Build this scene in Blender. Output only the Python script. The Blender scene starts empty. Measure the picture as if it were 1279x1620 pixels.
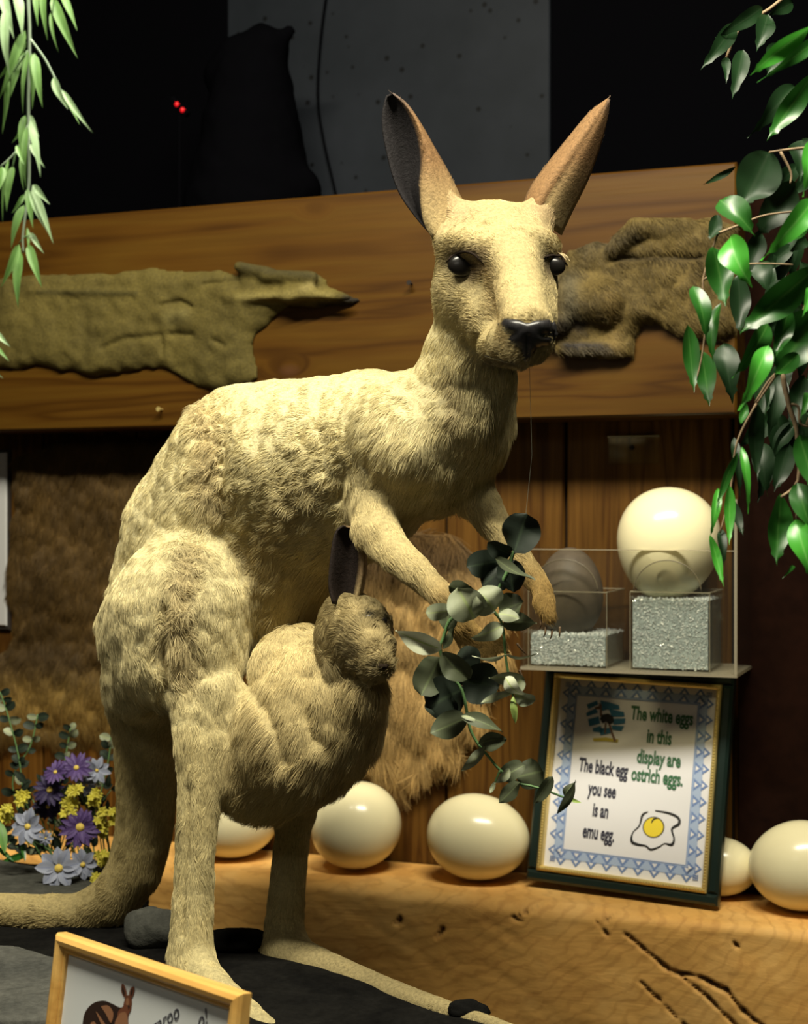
import bpy, math, random
import numpy as np
import openvdb
from mathutils import Vector, Matrix
from mathutils.bvhtree import BVHTree

random.seed(7)
RNG = np.random.default_rng(11)
SC = bpy.context.scene
COL = SC.collection
# ------------------------------------------------------------------ camera
F = 2400.0                    # focal length in pixels of the 1279 x 1620 frame
CZ = 1.40                     # camera height
camd = bpy.data.cameras.new('camera')
camd.sensor_fit = 'VERTICAL'; camd.sensor_height = 36.0
camd.lens = 36.0 * F / 1620.0
camd.clip_start = 0.05
camd.dof.use_dof = True; camd.dof.focus_distance = 1.68; camd.dof.aperture_fstop = 6.3
cam = bpy.data.objects.new('camera', camd); COL.objects.link(cam)
cam.location = (0, 0, CZ); cam.rotation_euler = (math.pi/2, 0, 0)
SC.camera = cam
# ------------------------------------------------------------------ light
SC.view_settings.view_transform = 'Standard'; SC.view_settings.look = 'None'
SC.view_settings.exposure = 0.08; SC.view_settings.gamma = 1.0
SC.view_settings.use_curve_mapping = False
SC.cycles.transparent_max_bounces = 32
w = bpy.data.worlds.new('world'); SC.world = w; w.use_nodes = True
w.node_tree.nodes['Background'].inputs[0].default_value = (1.0, 0.86, 0.60, 1)
w.node_tree.nodes['Background'].inputs[1].default_value = 0.014


def area(name, loc, target, sx, sy, power, color, spread=180):
    l = bpy.data.lights.new(name, 'AREA'); l.shape = 'RECTANGLE'
    l.size = sx; l.size_y = sy; l.energy = power; l.color = color
    l.spread = math.radians(spread)
    o = bpy.data.objects.new(name, l); COL.objects.link(o)
    o.location = loc
    o.rotation_euler = (Vector(target)-Vector(loc)).to_track_quat('-Z', 'Y').to_euler()
    return o


area('tube_lamp', (-0.10, 1.02, CZ+1.45), (-0.05, 1.9, CZ-0.35), 1.5, 0.08, 86.0, (1.0, 0.93, 0.74))
area('fill_light', (-0.75, 0.25, CZ+0.75), (-0.15, 1.9, CZ-0.2), 0.5, 0.3, 1.6, (1.0, 0.93, 0.76))  # dim fill added from the front left, no fixture there

# ------------------------------------------------------------------ geometry helpers
TA = math.radians(21.0)       # yaw of the back wall
Y0 = 2.40
W0 = Vector((0, Y0, 0))


def P(px, py, Y):
    return np.array([(px-639.5)/F*Y, Y, CZ-(py-810.0)/F*Y])


def WP(px, py, d=0.0):        # point of the wall's plane pushed d towards the room
    k = (px-639.5)/F
    Y = (Y0-d/math.cos(TA))/(1+k*math.tan(TA))
    return P(px, py, Y)


CA, SA = math.cos(TA), math.sin(TA)


def w2l(p):                   # world -> wall frame (x along, y into the wall, z up)
    q = np.asarray(p, float)-np.array([0, Y0, 0])
    return np.stack([q[..., 0]*CA-q[..., 1]*SA, q[..., 0]*SA+q[..., 1]*CA, q[..., 2]], -1)


def l2w(p):
    p = np.asarray(p, float)
    return np.stack([p[..., 0]*CA+p[..., 1]*SA, -p[..., 0]*SA+p[..., 1]*CA+Y0, p[..., 2]], -1)


def WL(px, py, d=0.0):
    return w2l(WP(px, py, d))


LEDGE_Z = CZ-0.5507
BASE_Z = CZ-0.525
FLOOR_Z = CZ-0.80

# periodic value noise
_R = np.random.default_rng(3).random((32, 32, 32)).astype(np.float32)


def vnoise(p, scale=1.0, off=0.0):
    q = np.asarray(p, float)*scale+off+100.0
    i = np.floor(q).astype(int); f = q-i; f = f*f*(3-2*f)
    i &= 31; j = (i+1) & 31
    x0, y0, z0 = i[..., 0], i[..., 1], i[..., 2]; x1, y1, z1 = j[..., 0], j[..., 1], j[..., 2]
    fx, fy, fz = f[..., 0], f[..., 1], f[..., 2]
    c00 = _R[x0, y0, z0]*(1-fx)+_R[x1, y0, z0]*fx; c10 = _R[x0, y1, z0]*(1-fx)+_R[x1, y1, z0]*fx
    c01 = _R[x0, y0, z1]*(1-fx)+_R[x1, y0, z1]*fx; c11 = _R[x0, y1, z1]*(1-fx)+_R[x1, y1, z1]*fx
    return ((c00*(1-fy)+c10*fy)*(1-fz)+(c01*(1-fy)+c11*fy)*fz)*2-1


def fbm(p, scale, octv=3, off=0.0):
    s = 0; a = 1.0
    for o in range(octv):
        s = s+a*vnoise(p, scale*2**o, off+o*7.3); a *= 0.5
    return s


# ------------------------------------------------------------------ object helpers
def tag(o, label=None, cat=None, group=None, kind=None):
    if label: o['label'] = label
    if cat: o['category'] = cat
    if group: o['group'] = group
    if kind: o['kind'] = kind
    return o


def empty(name, loc, rot=(0, 0, 0)):
    o = bpy.data.objects.new(name, None); COL.objects.link(o)
    o.empty_display_size = 0.02
    o.location = [float(v) for v in loc]; o.rotation_euler = rot
    return o


def chain_loc(o):
    v = Vector((0, 0, 0))
    while o is not None:
        v = v+o.location; o = o.parent
    return np.array(v)


def mesh(name, verts, faces, mat, parent=None, smooth=True, local=False, attrs=None, loc=None):
    """verts in world coordinates (or in the parent's frame when local)"""
    v = np.asarray(verts, float)
    if loc is not None: v = v-np.array(loc)
    elif parent is not None and not local: v = v-chain_loc(parent)
    me = bpy.data.meshes.new(name)
    if isinstance(faces, np.ndarray):
        n, k = faces.shape
        me.vertices.add(len(v)); me.vertices.foreach_set('co', v.astype(np.float32).ravel())
        me.loops.add(n*k); me.loops.foreach_set('vertex_index', faces.astype(np.int32).ravel())
        me.polygons.add(n); me.polygons.foreach_set('loop_start', (np.arange(n)*k).astype(np.int32))
        me.update(calc_edges=True)
    else:
        me.from_pydata([tuple(x) for x in v], [], faces)
    me.validate()
    if smooth: me.polygons.foreach_set('use_smooth', [True]*len(me.polygons))
    if attrs:
        for an, (typ, dat) in attrs.items():
            a = me.attributes.new(an, typ, 'POINT')
            a.data.foreach_set('color' if typ == 'FLOAT_COLOR' else 'value', np.asarray(dat, np.float32).ravel())
    me.update()
    o = bpy.data.objects.new(name, me); COL.objects.link(o)
    if mat: me.materials.append(mat)
    if parent is not None: o.parent = parent
    if loc is not None: o.location = [float(x) for x in loc]
    return o


class MB:
    def __init__(s): s.v = []; s.f = []

    def add(s, v, f):
        n = len(s.v); s.v += [tuple(x) for x in v]; s.f += [tuple(i+n for i in q) for q in f]

    def box(s, x0, x1, y0, y1, z0, z1):
        v = [(x0, y0, z0), (x1, y0, z0), (x1, y1, z0), (x0, y1, z0), (x0, y0, z1), (x1, y0, z1), (x1, y1, z1), (x0, y1, z1)]
        s.add(v, [(0, 3, 2, 1), (4, 5, 6, 7), (0, 1, 5, 4), (1, 2, 6, 5), (2, 3, 7, 6), (3, 0, 4, 7)])

    def bbox(s, x0, x1, y0, y1, z0, z1, b):   # box with a small chamfer on its front (low y) face
        v = [(x0, y1, z0), (x1, y1, z0), (x1, y1, z1), (x0, y1, z1),
             (x0, y0+b, z0), (x1, y0+b, z0), (x1, y0+b, z1), (x0, y0+b, z1),
             (x0+b, y0, z0+b), (x1-b, y0, z0+b), (x1-b, y0, z1-b), (x0+b, y0, z1-b)]
        f = [(0, 3, 2, 1), (8, 9, 10, 11)]
        for i in range(4):
            j = (i+1) % 4; f += [(i, j, 4+j, 4+i), (4+i, 4+j, 8+j, 8+i)]
        s.add(v, f)

    def tube(s, pts, rad, n=8, cap=True):
        pts = [np.array(p, float) for p in pts]
        if not hasattr(rad, '__len__'): rad = [rad]*len(pts)
        rings = []
        up = np.array([0.31, 0.2, 0.93])
        for i, p in enumerate(pts):
            d = pts[min(i+1, len(pts)-1)]-pts[max(i-1, 0)]; d = d/(np.linalg.norm(d)+1e-9)
            a = np.cross(d, up); a /= np.linalg.norm(a)+1e-9; b = np.cross(d, a)
            rings.append([p+rad[i]*(math.cos(2*math.pi*k/n)*a+math.sin(2*math.pi*k/n)*b) for k in range(n)])
        v = [q for r in rings for q in r]; f = []
        for i in range(len(pts)-1):
            for k in range(n):
                f.append((i*n+k, i*n+(k+1) % n, (i+1)*n+(k+1) % n, (i+1)*n+k))
        if cap: f += [tuple(range(n))[::-1], tuple((len(pts)-1)*n+k for k in range(n))]
        s.add(v, f)

    def poly(s, pts):
        s.add(pts, [tuple(range(len(pts)))])

    def build(s, name, mat, parent=None, smooth=False, local=False, loc=None, xf=None):
        v = np.array(s.v, float)
        if xf is not None: v = xf(v)
        return mesh(name, v, s.f, mat, parent, smooth, local, None, loc)


def spline(pts, n=6):
    pts = [np.array(p, float) for p in pts]; out = []
    for i in range(len(pts)-1):
        p0 = pts[max(i-1, 0)]; p1 = pts[i]; p2 = pts[i+1]; p3 = pts[min(i+2, len(pts)-1)]
        for k in range(n):
            t = k/n
            out.append(0.5*((2*p1)+(-p0+p2)*t+(2*p0-5*p1+4*p2-p3)*t*t+(-p0+3*p1-3*p2+p3)*t**3))
    out.append(pts[-1]); return out


# ------------------------------------------------------------------ materials
class NT:
    def __init__(s, name):
        s.m = bpy.data.materials.new(name); s.m.use_nodes = True
        s.t = s.m.node_tree; s.b = s.t.nodes['Principled BSDF']

    def n(s, typ, **kw):
        o = s.t.nodes.new(typ)
        for k, v in kw.items():
            if k.startswith('i_'): o.inputs[k[2:].replace('_', ' ')].default_value = v
            else: setattr(o, k, v)
        return o

    def l(s, a, b): s.t.links.new(a, b)

    def ramp(s, src, stops):
        r = s.n('ShaderNodeValToRGB'); e = r.color_ramp.elements
        while len(e) < len(stops): e.new(0.5)
        for i, (p, c) in enumerate(stops):
            e[i].position = p; e[i].color = (c[0], c[1], c[2], 1)
        s.l(src, r.inputs[0]); return r.outputs[0]

    def coord(s, scale=(1, 1, 1), rot=(0, 0, 0), kind='Object'):
        tc = s.n('ShaderNodeTexCoord'); mp = s.n('ShaderNodeMapping')
        mp.inputs['Scale'].default_value = scale; mp.inputs['Rotation'].default_value = rot
        s.l(tc.outputs[kind], mp.inputs[0]); return mp.outputs[0]

    def noise(s, vec, scale, detail=4, rough=0.6, dist=0.0):
        o = s.n('ShaderNodeTexNoise'); o.inputs['Scale'].default_value = scale
        o.inputs['Detail'].default_value = detail; o.inputs['Roughness'].default_value = rough
        o.inputs['Distortion'].default_value = dist
        s.l(vec, o.inputs['Vector']); return o.outputs[0]

    def mix(s, fac, a, b, mode='MIX'):
        o = s.n('ShaderNodeMix', data_type='RGBA', blend_type=mode)
        for sock, v in ((o.inputs[0], fac), (o.inputs[6], a), (o.inputs[7], b)):
            if hasattr(v, 'is_linked'): s.l(v, sock)
            elif hasattr(v, '__len__'): sock.default_value = (v[0], v[1], v[2], 1)
            else: sock.default_value = v
        return o.outputs[2]

    def bump(s, h, strength, dist=0.002):
        o = s.n('ShaderNodeBump'); o.inputs['Strength'].default_value = strength
        o.inputs['Distance'].default_value = dist
        s.l(h, o.inputs['Height']); s.l(o.outputs[0], s.b.inputs['Normal']); return o

    def set(s, **kw):
        for k, v in kw.items():
            i = s.b.inputs[k.replace('_', ' ')]
            if hasattr(v, 'is_linked'): s.l(v, i)
            elif hasattr(v, '__len__') and len(v) == 3: i.default_value = (v[0], v[1], v[2], 1)
            else: i.default_value = v
        return s.m


def plain(name, col, rough=0.5, spec=0.5, metal=0.0, var=0.0, scale=40):
    t = NT(name)
    if var:
        nz = t.noise(t.coord(), scale)
        c = t.ramp(nz, [(0.25, [x*(1-var) for x in col]), (0.75, [min(1, x*(1+var)) for x in col])])
    else: c = col
    t.set(Base_Color=c, Roughness=rough, Metallic=metal); t.b.inputs['Specular IOR Level'].default_value = spec
    return t.m


def wood(name, stops, along='x', ring=9.0, stretch=14.0, rough=0.5, bump=0.25, fine=0.5):
    t = NT(name)
    sc = [stretch, stretch, stretch]; sc['xyz'.index(along)] = 1.0
    v = t.coord(tuple(x/stretch*ring for x in sc))
    big = t.noise(v, 1.0, 3, 0.5, 0.6)
    v2 = t.coord(tuple(x*6 for x in sc))
    fin = t.noise(v2, 2.2, 5, 0.7)
    wv = t.n('ShaderNodeMath', operation='MULTIPLY'); wv.inputs[1].default_value = 9.0; t.l(big, wv.inputs[0])
    fr = t.n('ShaderNodeMath', operation='PINGPONG'); fr.inputs[1].default_value = 1.0; t.l(wv.outputs[0], fr.inputs[0])
    c = t.ramp(fr.outputs[0], stops)
    c2 = t.mix(fine, c, t.ramp(fin, [(0.3, (0.45, 0.42, 0.4)), (0.7, (1, 1, 1))]), 'MULTIPLY')
    t.bump(fin, bump, 0.001)
    t.set(Base_Color=c2, Roughness=rough)
    return t.m


# pine board with knots
def pine_mat():
    t = NT('pine_board')
    v = t.coord((1.0, 1.0, 1.0))
    vd = t.n('ShaderNodeVectorMath', operation='ADD')
    # knots: voronoi cells bend the grain around them
    vo = t.n('ShaderNodeTexVoronoi'); vo.inputs['Scale'].default_value = 3.1
    mp = t.coord((1.0, 0.001, 1.9)); t.l(mp, vo.inputs['Vector'])
    kd = t.n('ShaderNodeMapRange'); kd.inputs[1].default_value = 0.0; kd.inputs[2].default_value = 0.16
    kd.inputs[3].default_value = 1.0; kd.inputs[4].default_value = 0.0; t.l(vo.outputs['Distance'], kd.inputs[0])
    cv = t.n('ShaderNodeCombineXYZ'); ml = t.n('ShaderNodeMath', operation='MULTIPLY'); ml.inputs[1].default_value = 0.05
    t.l(kd.outputs[0], ml.inputs[0]); t.l(ml.outputs[0], cv.inputs[2])
    t.l(v, vd.inputs[0]); t.l(cv.outputs[0], vd.inputs[1])
    m2 = t.n('ShaderNodeMapping'); m2.inputs['Scale'].default_value = (0.55, 4, 6.5); t.l(vd.outputs[0], m2.inputs[0])
    big = t.noise(m2.outputs[0], 1.4, 3, 0.5, 0.5)
    wv = t.n('ShaderNodeMath', operation='MULTIPLY'); wv.inputs[1].default_value = 14.0; t.l(big, wv.inputs[0])
    fr = t.n('ShaderNodeMath', operation='PINGPONG'); fr.inputs[1].default_value = 1.0; t.l(wv.outputs[0], fr.inputs[0])
    c = t.ramp(fr.outputs[0], [(0.0, (0.082, 0.039, 0.004)), (0.6, (0.074, 0.032, 0.003)), (1.0, (0.048, 0.019, 0.0015))])
    m3 = t.n('ShaderNodeMapping'); m3.inputs['Scale'].default_value = (4, 60, 90); t.l(vd.outputs[0], m3.inputs[0])
    fin = t.noise(m3.outputs[0], 1.0, 4, 0.6)
    c = t.mix(0.5, c, t.ramp(fin, [(0.3, (0.6, 0.55, 0.5)), (0.7, (1, 1, 1))]), 'MULTIPLY')
    kk = t.n('ShaderNodeMapRange'); kk.inputs[1].default_value = 0.03; kk.inputs[2].default_value = 0.075
    kk.inputs[3].default_value = 1.0; kk.inputs[4].default_value = 0.0; t.l(vo.outputs['Distance'], kk.inputs[0])
    kk2 = t.n('ShaderNodeMath', operation='MULTIPLY'); kk2.inputs[1].default_value = 0.8; t.l(kk.outputs[0], kk2.inputs[0])
    c = t.mix(kk2.outputs[0], c, (0.07, 0.03, 0.012))
    t.bump(fin, 0.2, 0.0008); t.b.inputs['Specular IOR Level'].default_value = 0.2
    return t.set(Base_Color=c, Roughness=0.42)


def plank_mat():
    t = NT('stained_plank')
    oi = t.n('ShaderNodeObjectInfo')
    v = t.coord((1, 1, 1))
    ad = t.n('ShaderNodeVectorMath', operation='ADD'); cv = t.n('ShaderNodeCombineXYZ')
    ml = t.n('ShaderNodeMath', operation='MULTIPLY'); ml.inputs[1].default_value = 20.0; t.l(oi.outputs['Random'], ml.inputs[0])
    t.l(ml.outputs[0], cv.inputs[0]); t.l(ml.outputs[0], cv.inputs[2]); t.l(v, ad.inputs[0]); t.l(cv.outputs[0], ad.inputs[1])
    m = t.n('ShaderNodeMapping'); m.inputs['Scale'].default_value = (16, 4, 1.0); t.l(ad.outputs[0], m.inputs[0])
    big = t.noise(m.outputs[0], 1.2, 3, 0.5, 0.6)
    wv = t.n('ShaderNodeMath', operation='MULTIPLY'); wv.inputs[1].default_value = 12.0; t.l(big, wv.inputs[0])
    fr = t.n('ShaderNodeMath', operation='PINGPONG'); fr.inputs[1].default_value = 1.0; t.l(wv.outputs[0], fr.inputs[0])
    c = t.ramp(fr.outputs[0], [(0.0, (0.135, 0.063, 0.011)), (0.6, (0.11, 0.05, 0.008)), (1.0, (0.065, 0.026, 0.004))])
    m3 = t.n('ShaderNodeMapping'); m3.inputs['Scale'].default_value = (170, 40, 5); t.l(ad.outputs[0], m3.inputs[0])
    fin = t.noise(m3.outputs[0], 1.0, 4, 0.6)
    c = t.mix(0.7, c, t.ramp(fin, [(0.3, (0.42, 0.38, 0.34)), (0.7, (1, 1, 1))]), 'MULTIPLY')
    t.bump(fin, 0.3, 0.001); t.b.inputs['Specular IOR Level'].default_value = 0.15
    return t.set(Base_Color=c, Roughness=0.5)


def rough_timber_mat():
    t = NT('rough_sawn_timber')
    # arcs left by the saw: rings round a far centre
    tc = t.n('ShaderNodeTexCoord')
    mp = t.n('ShaderNodeMapping'); mp.inputs['Location'].default_value = (-0.1, 0, -0.5); mp.inputs['Rotation'].default_value = (0, 0.5, 0)
    t.l(tc.outputs['Object'], mp.inputs[0])
    wv = t.n('ShaderNodeTexWave', wave_type='RINGS', rings_direction='Y'); wv.inputs['Scale'].default_value = 18.0
    wv.inputs['Distortion'].default_value = 7.0; wv.inputs['Detail'].default_value = 3.0; wv.inputs['Detail Scale'].default_value = 1.5
    t.l(mp.outputs[0], wv.inputs['Vector'])
    v = t.coord((5, 5, 26), (0, 0.42, 0))
    nz = t.noise(v, 1.0, 6, 0.7, 0.6)
    nb = t.noise(t.coord((1, 1, 1)), 5.0, 4, 0.6)
    c = t.ramp(nb, [(0.3, (0.66, 0.34, 0.075)), (0.5, (0.78, 0.43, 0.11)), (0.72, (0.86, 0.54, 0.18))])
    c = t.mix(0.55, c, t.ramp(nz, [(0.3, (0.55, 0.45, 0.35)), (0.55, (1, 1, 1))]), 'MULTIPLY')
    c = t.mix(0.35, c, t.ramp(wv.outputs[0], [(0.0, (0.6, 0.5, 0.4)), (0.4, (1, 1, 1))]), 'MULTIPLY')
    ad = t.n('ShaderNodeMath', operation='ADD'); t.l(nz, ad.inputs[0]); t.l(wv.outputs[0], ad.inputs[1])
    t.bump(nz, 0.45, 0.003)
    a = t.n('ShaderNodeAttribute', attribute_name='crack')
    c = t.mix(a.outputs['Fac'], c, (0.05, 0.022, 0.008))
    return t.set(Base_Color=c, Roughness=0.75)


def fur_mat(name, rough=0.62, spec=0.25, jitter=0.28):
    t = NT(name)
    a = t.n('ShaderNodeAttribute', attribute_name='col')
    hi = t.n('ShaderNodeHairInfo')
    r = t.ramp(hi.outputs['Random'], [(0.0, (1-jitter,)*3), (1.0, (1.0+jitter*0.4,)*3)])
    c = t.mix(1.0, a.outputs['Color'], r, 'MULTIPLY')
    t.set(Base_Color=c, Roughness=rough); t.b.inputs['Specular IOR Level'].default_value = spec
    return t.m


def skin_mat(name, bump=0.6, scale=260, dark=0.55, rough=0.8):
    t = NT(name)
    a = t.n('ShaderNodeAttribute', attribute_name='col')
    nz = t.noise(t.coord((1, 1, 1)), scale, 4, 0.7)
    c = t.mix(1.0, a.outputs['Color'], t.ramp(nz, [(0.3, (dark,)*3), (0.65, (1, 1, 1))]), 'MULTIPLY')
    t.bump(nz, bump, 0.002)
    t.b.inputs['Specular IOR Level'].default_value = 0.2
    return t.set(Base_Color=c, Roughness=rough)


def leaf_mat(name, mid, edge, rib, rough=0.35, spec=0.5, trans=0.15):
    t = NT(name)
    a = t.n('ShaderNodeAttribute', attribute_name='rib')
    nz = t.noise(t.coord((1, 1, 1)), 60, 3, 0.6)
    c = t.ramp(a.outputs['Fac'], [(0.0, rib), (0.12, mid), (1.0, edge)])
    c = t.mix(0.5, c, t.ramp(nz, [(0.3, (0.65, 0.65, 0.6)), (0.7, (1, 1, 1))]), 'MULTIPLY')
    t.set(Base_Color=c, Roughness=rough); t.b.inputs['Specular IOR Level'].default_value = spec
    if trans:
        tr = t.n('ShaderNodeBsdfTranslucent'); t.l(c, tr.inputs[0])
        mx = t.n('ShaderNodeMixShader'); mx.inputs[0].default_value = trans
        t.l(t.b.outputs[0], mx.inputs[1]); t.l(tr.outputs[0], mx.inputs[2])
        t.l(mx.outputs[0], t.t.nodes['Material Output'].inputs[0])
    return t.m


def clear_mat(name, tint=(0.97, 0.97, 0.95), refl=0.10, haze=0.0, hazecol=(0.6, 0.58, 0.5)):
    t = NT(name)
    tr = t.n('ShaderNodeBsdfTransparent'); tr.inputs[0].default_value = (*tint, 1)
    gl = t.n('ShaderNodeBsdfGlossy'); gl.inputs['Roughness'].default_value = 0.03
    lw = t.n('ShaderNodeLayerWeight'); pw_ = t.n('ShaderNodeMath', operation='POWER'); pw_.inputs[1].default_value = 4.0
    t.l(lw.outputs['Facing'], pw_.inputs[0])
    fz = t.n('ShaderNodeMapRange'); fz.inputs[3].default_value = 0.035; fz.inputs[4].default_value = 0.6; t.l(pw_.outputs[0], fz.inputs[0])
    m = t.n('ShaderNodeMixShader'); t.l(fz.outputs[0], m.inputs[0]); t.l(tr.outputs[0], m.inputs[1]); t.l(gl.outputs[0], m.inputs[2])
    out = m.outputs[0]
    if haze:
        d = t.n('ShaderNodeBsdfDiffuse'); d.inputs[0].default_value = (*hazecol, 1)
        m2 = t.n('ShaderNodeMixShader'); m2.inputs[0].default_value = haze
        t.l(out, m2.inputs[1]); t.l(d.outputs[0], m2.inputs[2]); out = m2.outputs[0]
    t.l(out, t.t.nodes['Material Output'].inputs[0]); return t.m


def stone_mat(name, a, b, sc=9, rough=0.7):
    t = NT(name)
    nz = t.noise(t.coord(), sc, 6, 0.65, 0.4); n2 = t.noise(t.coord(), sc*14, 4, 0.7)
    c = t.ramp(nz, [(0.35, a), (0.7, b)])
    c = t.mix(0.6, c, t.ramp(n2, [(0.35, (0.5, 0.5, 0.5)), (0.7, (1.1, 1.1, 1.1))]), 'MULTIPLY')
    t.bump(n2, 0.5, 0.003); t.b.inputs['Specular IOR Level'].default_value = 0.02
    return t.set(Base_Color=c, Roughness=rough)


M = {}
M['pine'] = pine_mat(); M['plank'] = plank_mat(); M['timber'] = rough_timber_mat()
M['groove'] = plain('groove_black', (0.012, 0.007, 0.004), 0.9)
M['darkwall'] = plain('black_panel', (0.0015, 0.0015, 0.002), 1.0, 0.0)
M['fur'] = fur_mat('animal_fur'); M['skin'] = skin_mat('animal_skin')
M['hidefur'] = fur_mat('pelt_fur', jitter=0.45)
M['black_gloss'] = plain('glossy_black', (0.008, 0.007, 0.006), 0.28, 0.35)
M['nose'] = plain('nose_leather', (0.018, 0.017, 0.018), 0.33, 0.6, var=0.4, scale=300)
M['egg'] = plain('ostrich_shell', (0.80, 0.73, 0.46), 0.22, 0.45, var=0.04, scale=8)
M['emu'] = plain('emu_shell', (0.085, 0.066, 0.047), 0.55, 0.3, var=0.25, scale=60)
M['ficus'] = leaf_mat('ficus_leaf', (0.022, 0.125, 0.014), (0.018, 0.10, 0.012), (0.06, 0.19, 0.035), 0.34, 0.5)
M['ficus_lit'] = leaf_mat('ficus_lit_leaf', (0.065, 0.36, 0.035), (0.055, 0.31, 0.03), (0.15, 0.46, 0.09), 0.32, 0.5, 0.2)  # same foliage, brightened for leaves in the light
M['ficus_shaded'] = leaf_mat('ficus_shaded_leaf', (0.009, 0.034, 0.009), (0.007, 0.028, 0.007), (0.02, 0.045, 0.018), 0.45, 0.35, 0.05)  # same foliage, colour darkened for leaves lying in shade
M['bamboo'] = leaf_mat('bamboo_leaf', (0.12, 0.27, 0.055), (0.17, 0.33, 0.09), (0.08, 0.19, 0.04), 0.5, 0.4, 0.15)
M['bamboo_pale'] = leaf_mat('bamboo_pale_leaf', (0.30, 0.46, 0.24), (0.34, 0.50, 0.28), (0.20, 0.34, 0.12), 0.5, 0.4, 0.15)
M['euc'] = leaf_mat('eucalyptus_leaf', (0.085, 0.10, 0.055), (0.065, 0.08, 0.043), (0.15, 0.19, 0.09), 0.6, 0.3, 0.1)
M['euc_pale'] = leaf_mat('eucalyptus_pale_leaf', (0.31, 0.34, 0.22), (0.23, 0.26, 0.17), (0.36, 0.44, 0.18), 0.55, 0.3, 0.1)
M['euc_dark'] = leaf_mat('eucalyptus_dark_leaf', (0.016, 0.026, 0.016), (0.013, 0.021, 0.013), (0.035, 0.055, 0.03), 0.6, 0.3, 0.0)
M['euc_white'] = leaf_mat('eucalyptus_powdery_leaf', (0.66, 0.70, 0.50), (0.58, 0.62, 0.45), (0.45, 0.60, 0.15), 0.6, 0.3, 0.1)
M['euc_tip'] = plain('eucalyptus_tip', (0.30, 0.42, 0.10), 0.5)
M['stem_green'] = plain('green_stem', (0.10, 0.20, 0.07), 0.5)
M['stem_pale'] = plain('pale_green_stem', (0.32, 0.42, 0.30), 0.5)
M['twig'] = plain('ficus_twig', (0.26, 0.18, 0.10), 0.7, var=0.4, scale=150)
M['acrylic'] = clear_mat('clear_acrylic', haze=0.006)
M['acrylic_edge'] = clear_mat('acrylic_edge', (0.75, 0.72, 0.6), haze=0.32, hazecol=(0.55, 0.5, 0.38))
M['chips'] = plain('glass_chips', (0.66, 0.72, 0.80), 0.12, 0.9, var=0.45, scale=230)
M['chipcore'] = plain('glass_chips_core', (0.36, 0.42, 0.44), 0.4, 0.5, var=0.5, scale=260)
M['slate'] = stone_mat('slate_slab', (0.05, 0.052, 0.048), (0.12, 0.12, 0.105))
M['slate_dark'] = stone_mat('dark_rock', (0.004, 0.004, 0.004), (0.013, 0.0125, 0.011), rough=0.9)
M['slate_grey'] = stone_mat('grey_rock', (0.05, 0.052, 0.045), (0.10, 0.10, 0.085))

exec_later = []
# ================================================================== THE SETTING
def wall_root(name, lx, d, z, **kw):   # an empty or a mesh in the frame of the wall
    return None


def wbox(name, u0, u1, d0, d1, z0, z1, mat, parent=None, bev=0.002, kind=None, origin=None):
    """box in wall coordinates: u along the wall, d in front of it"""
    org = np.array(origin if origin is not None else ((u0+u1)/2, -d0, (z0+z1)/2))
    b = MB(); b.bbox(u0-org[0], u1-org[0], -d1-org[1], -d0-org[1], z0-org[2], z1-org[2], bev)
    o = b.build(name, mat, None, local=True)
    o.location = [float(v) for v in l2w(org)]; o.rotation_euler = (0, 0, -TA)
    if parent is not None:
        o.parent = parent; o.matrix_parent_inverse = Matrix.Identity(4)
        if parent.rotation_euler[2] != 0:
            o.rotation_euler = (0, 0, 0)
            o.location = [float(v) for v in (org-w2l(np.array(parent.location)))]
        else:
            o.location = [float(v) for v in (l2w(org)-chain_loc(parent))]
    if kind: o['kind'] = kind
    return o


BOARD_T = 0.10
ztop = WL(600, 302, BOARD_T)[2]; zbot = WL(600, 668, BOARD_T)[2]
uR = WL(1166, 450, BOARD_T)[0]
# plank wall below and behind the board
wall = wbox('wall_back', -1.15, 0.95, -0.035, -0.013, FLOOR_Z, ztop-0.03, M['groove'], kind='structure')
u705 = WL(705, 1200)[0]; u895 = WL(895, 760)[0]; u1155 = WL(1160, 760)[0]
seams = [u705-i*0.186 for i in range(7, 0, -1)]+[u705, u895, u1155, u1155+0.19, u1155+0.38]
for a, b in zip(seams[:-1], seams[1:]):
    wbox('plank', a+0.0022, b-0.0022, -0.013, 0.0, FLOOR_Z, ztop-0.03, M['plank'], wall, 0.003)
# wide pine board
wbox('trim_1', -1.15, uR, 0.002, BOARD_T, zbot, ztop, M['pine'], kind='structure', bev=0.003)
# dark upright post at the right end of the board
uP = WL(1168, 800, 0.02)[0]
wbox('trim_2', uP, uP+0.9, 0.001, 0.02, LEDGE_Z+0.002, ztop, plain('dark_post', (0.009, 0.003, 0.0015), 0.9, 0.05, var=0.4, scale=30), kind='structure')
# recess above the board: black side, speckled grey sheet
tg = NT('speckled_grey_sheet')
vo = tg.n('ShaderNodeTexVoronoi'); vo.inputs['Scale'].default_value = 26; tg.l(tg.coord((1, 1, 1)), vo.inputs['Vector'])
sp = tg.ramp(vo.outputs['Distance'], [(0.10, (0.006, 0.006, 0.006)), (0.16, (1, 1, 1))])
nz = tg.noise(tg.coord(), 4, 4, 0.6)
cc = tg.ramp(nz, [(0.3, (0.007, 0.009, 0.012)), (0.7, (0.013, 0.0155, 0.0205))])
tg.b.inputs['Specular IOR Level'].default_value = 0.1
tg.set(Base_Color=tg.mix(0.85, cc, sp, 'MULTIPLY'), Roughness=0.6); M['sheet'] = tg.m
us = WL(500, 100, -0.30)
wbox('wall_recess', -1.6, 1.3, -0.46, -0.43, ztop-0.3, ztop+1.0, M['darkwall'], kind='structure')
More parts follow.
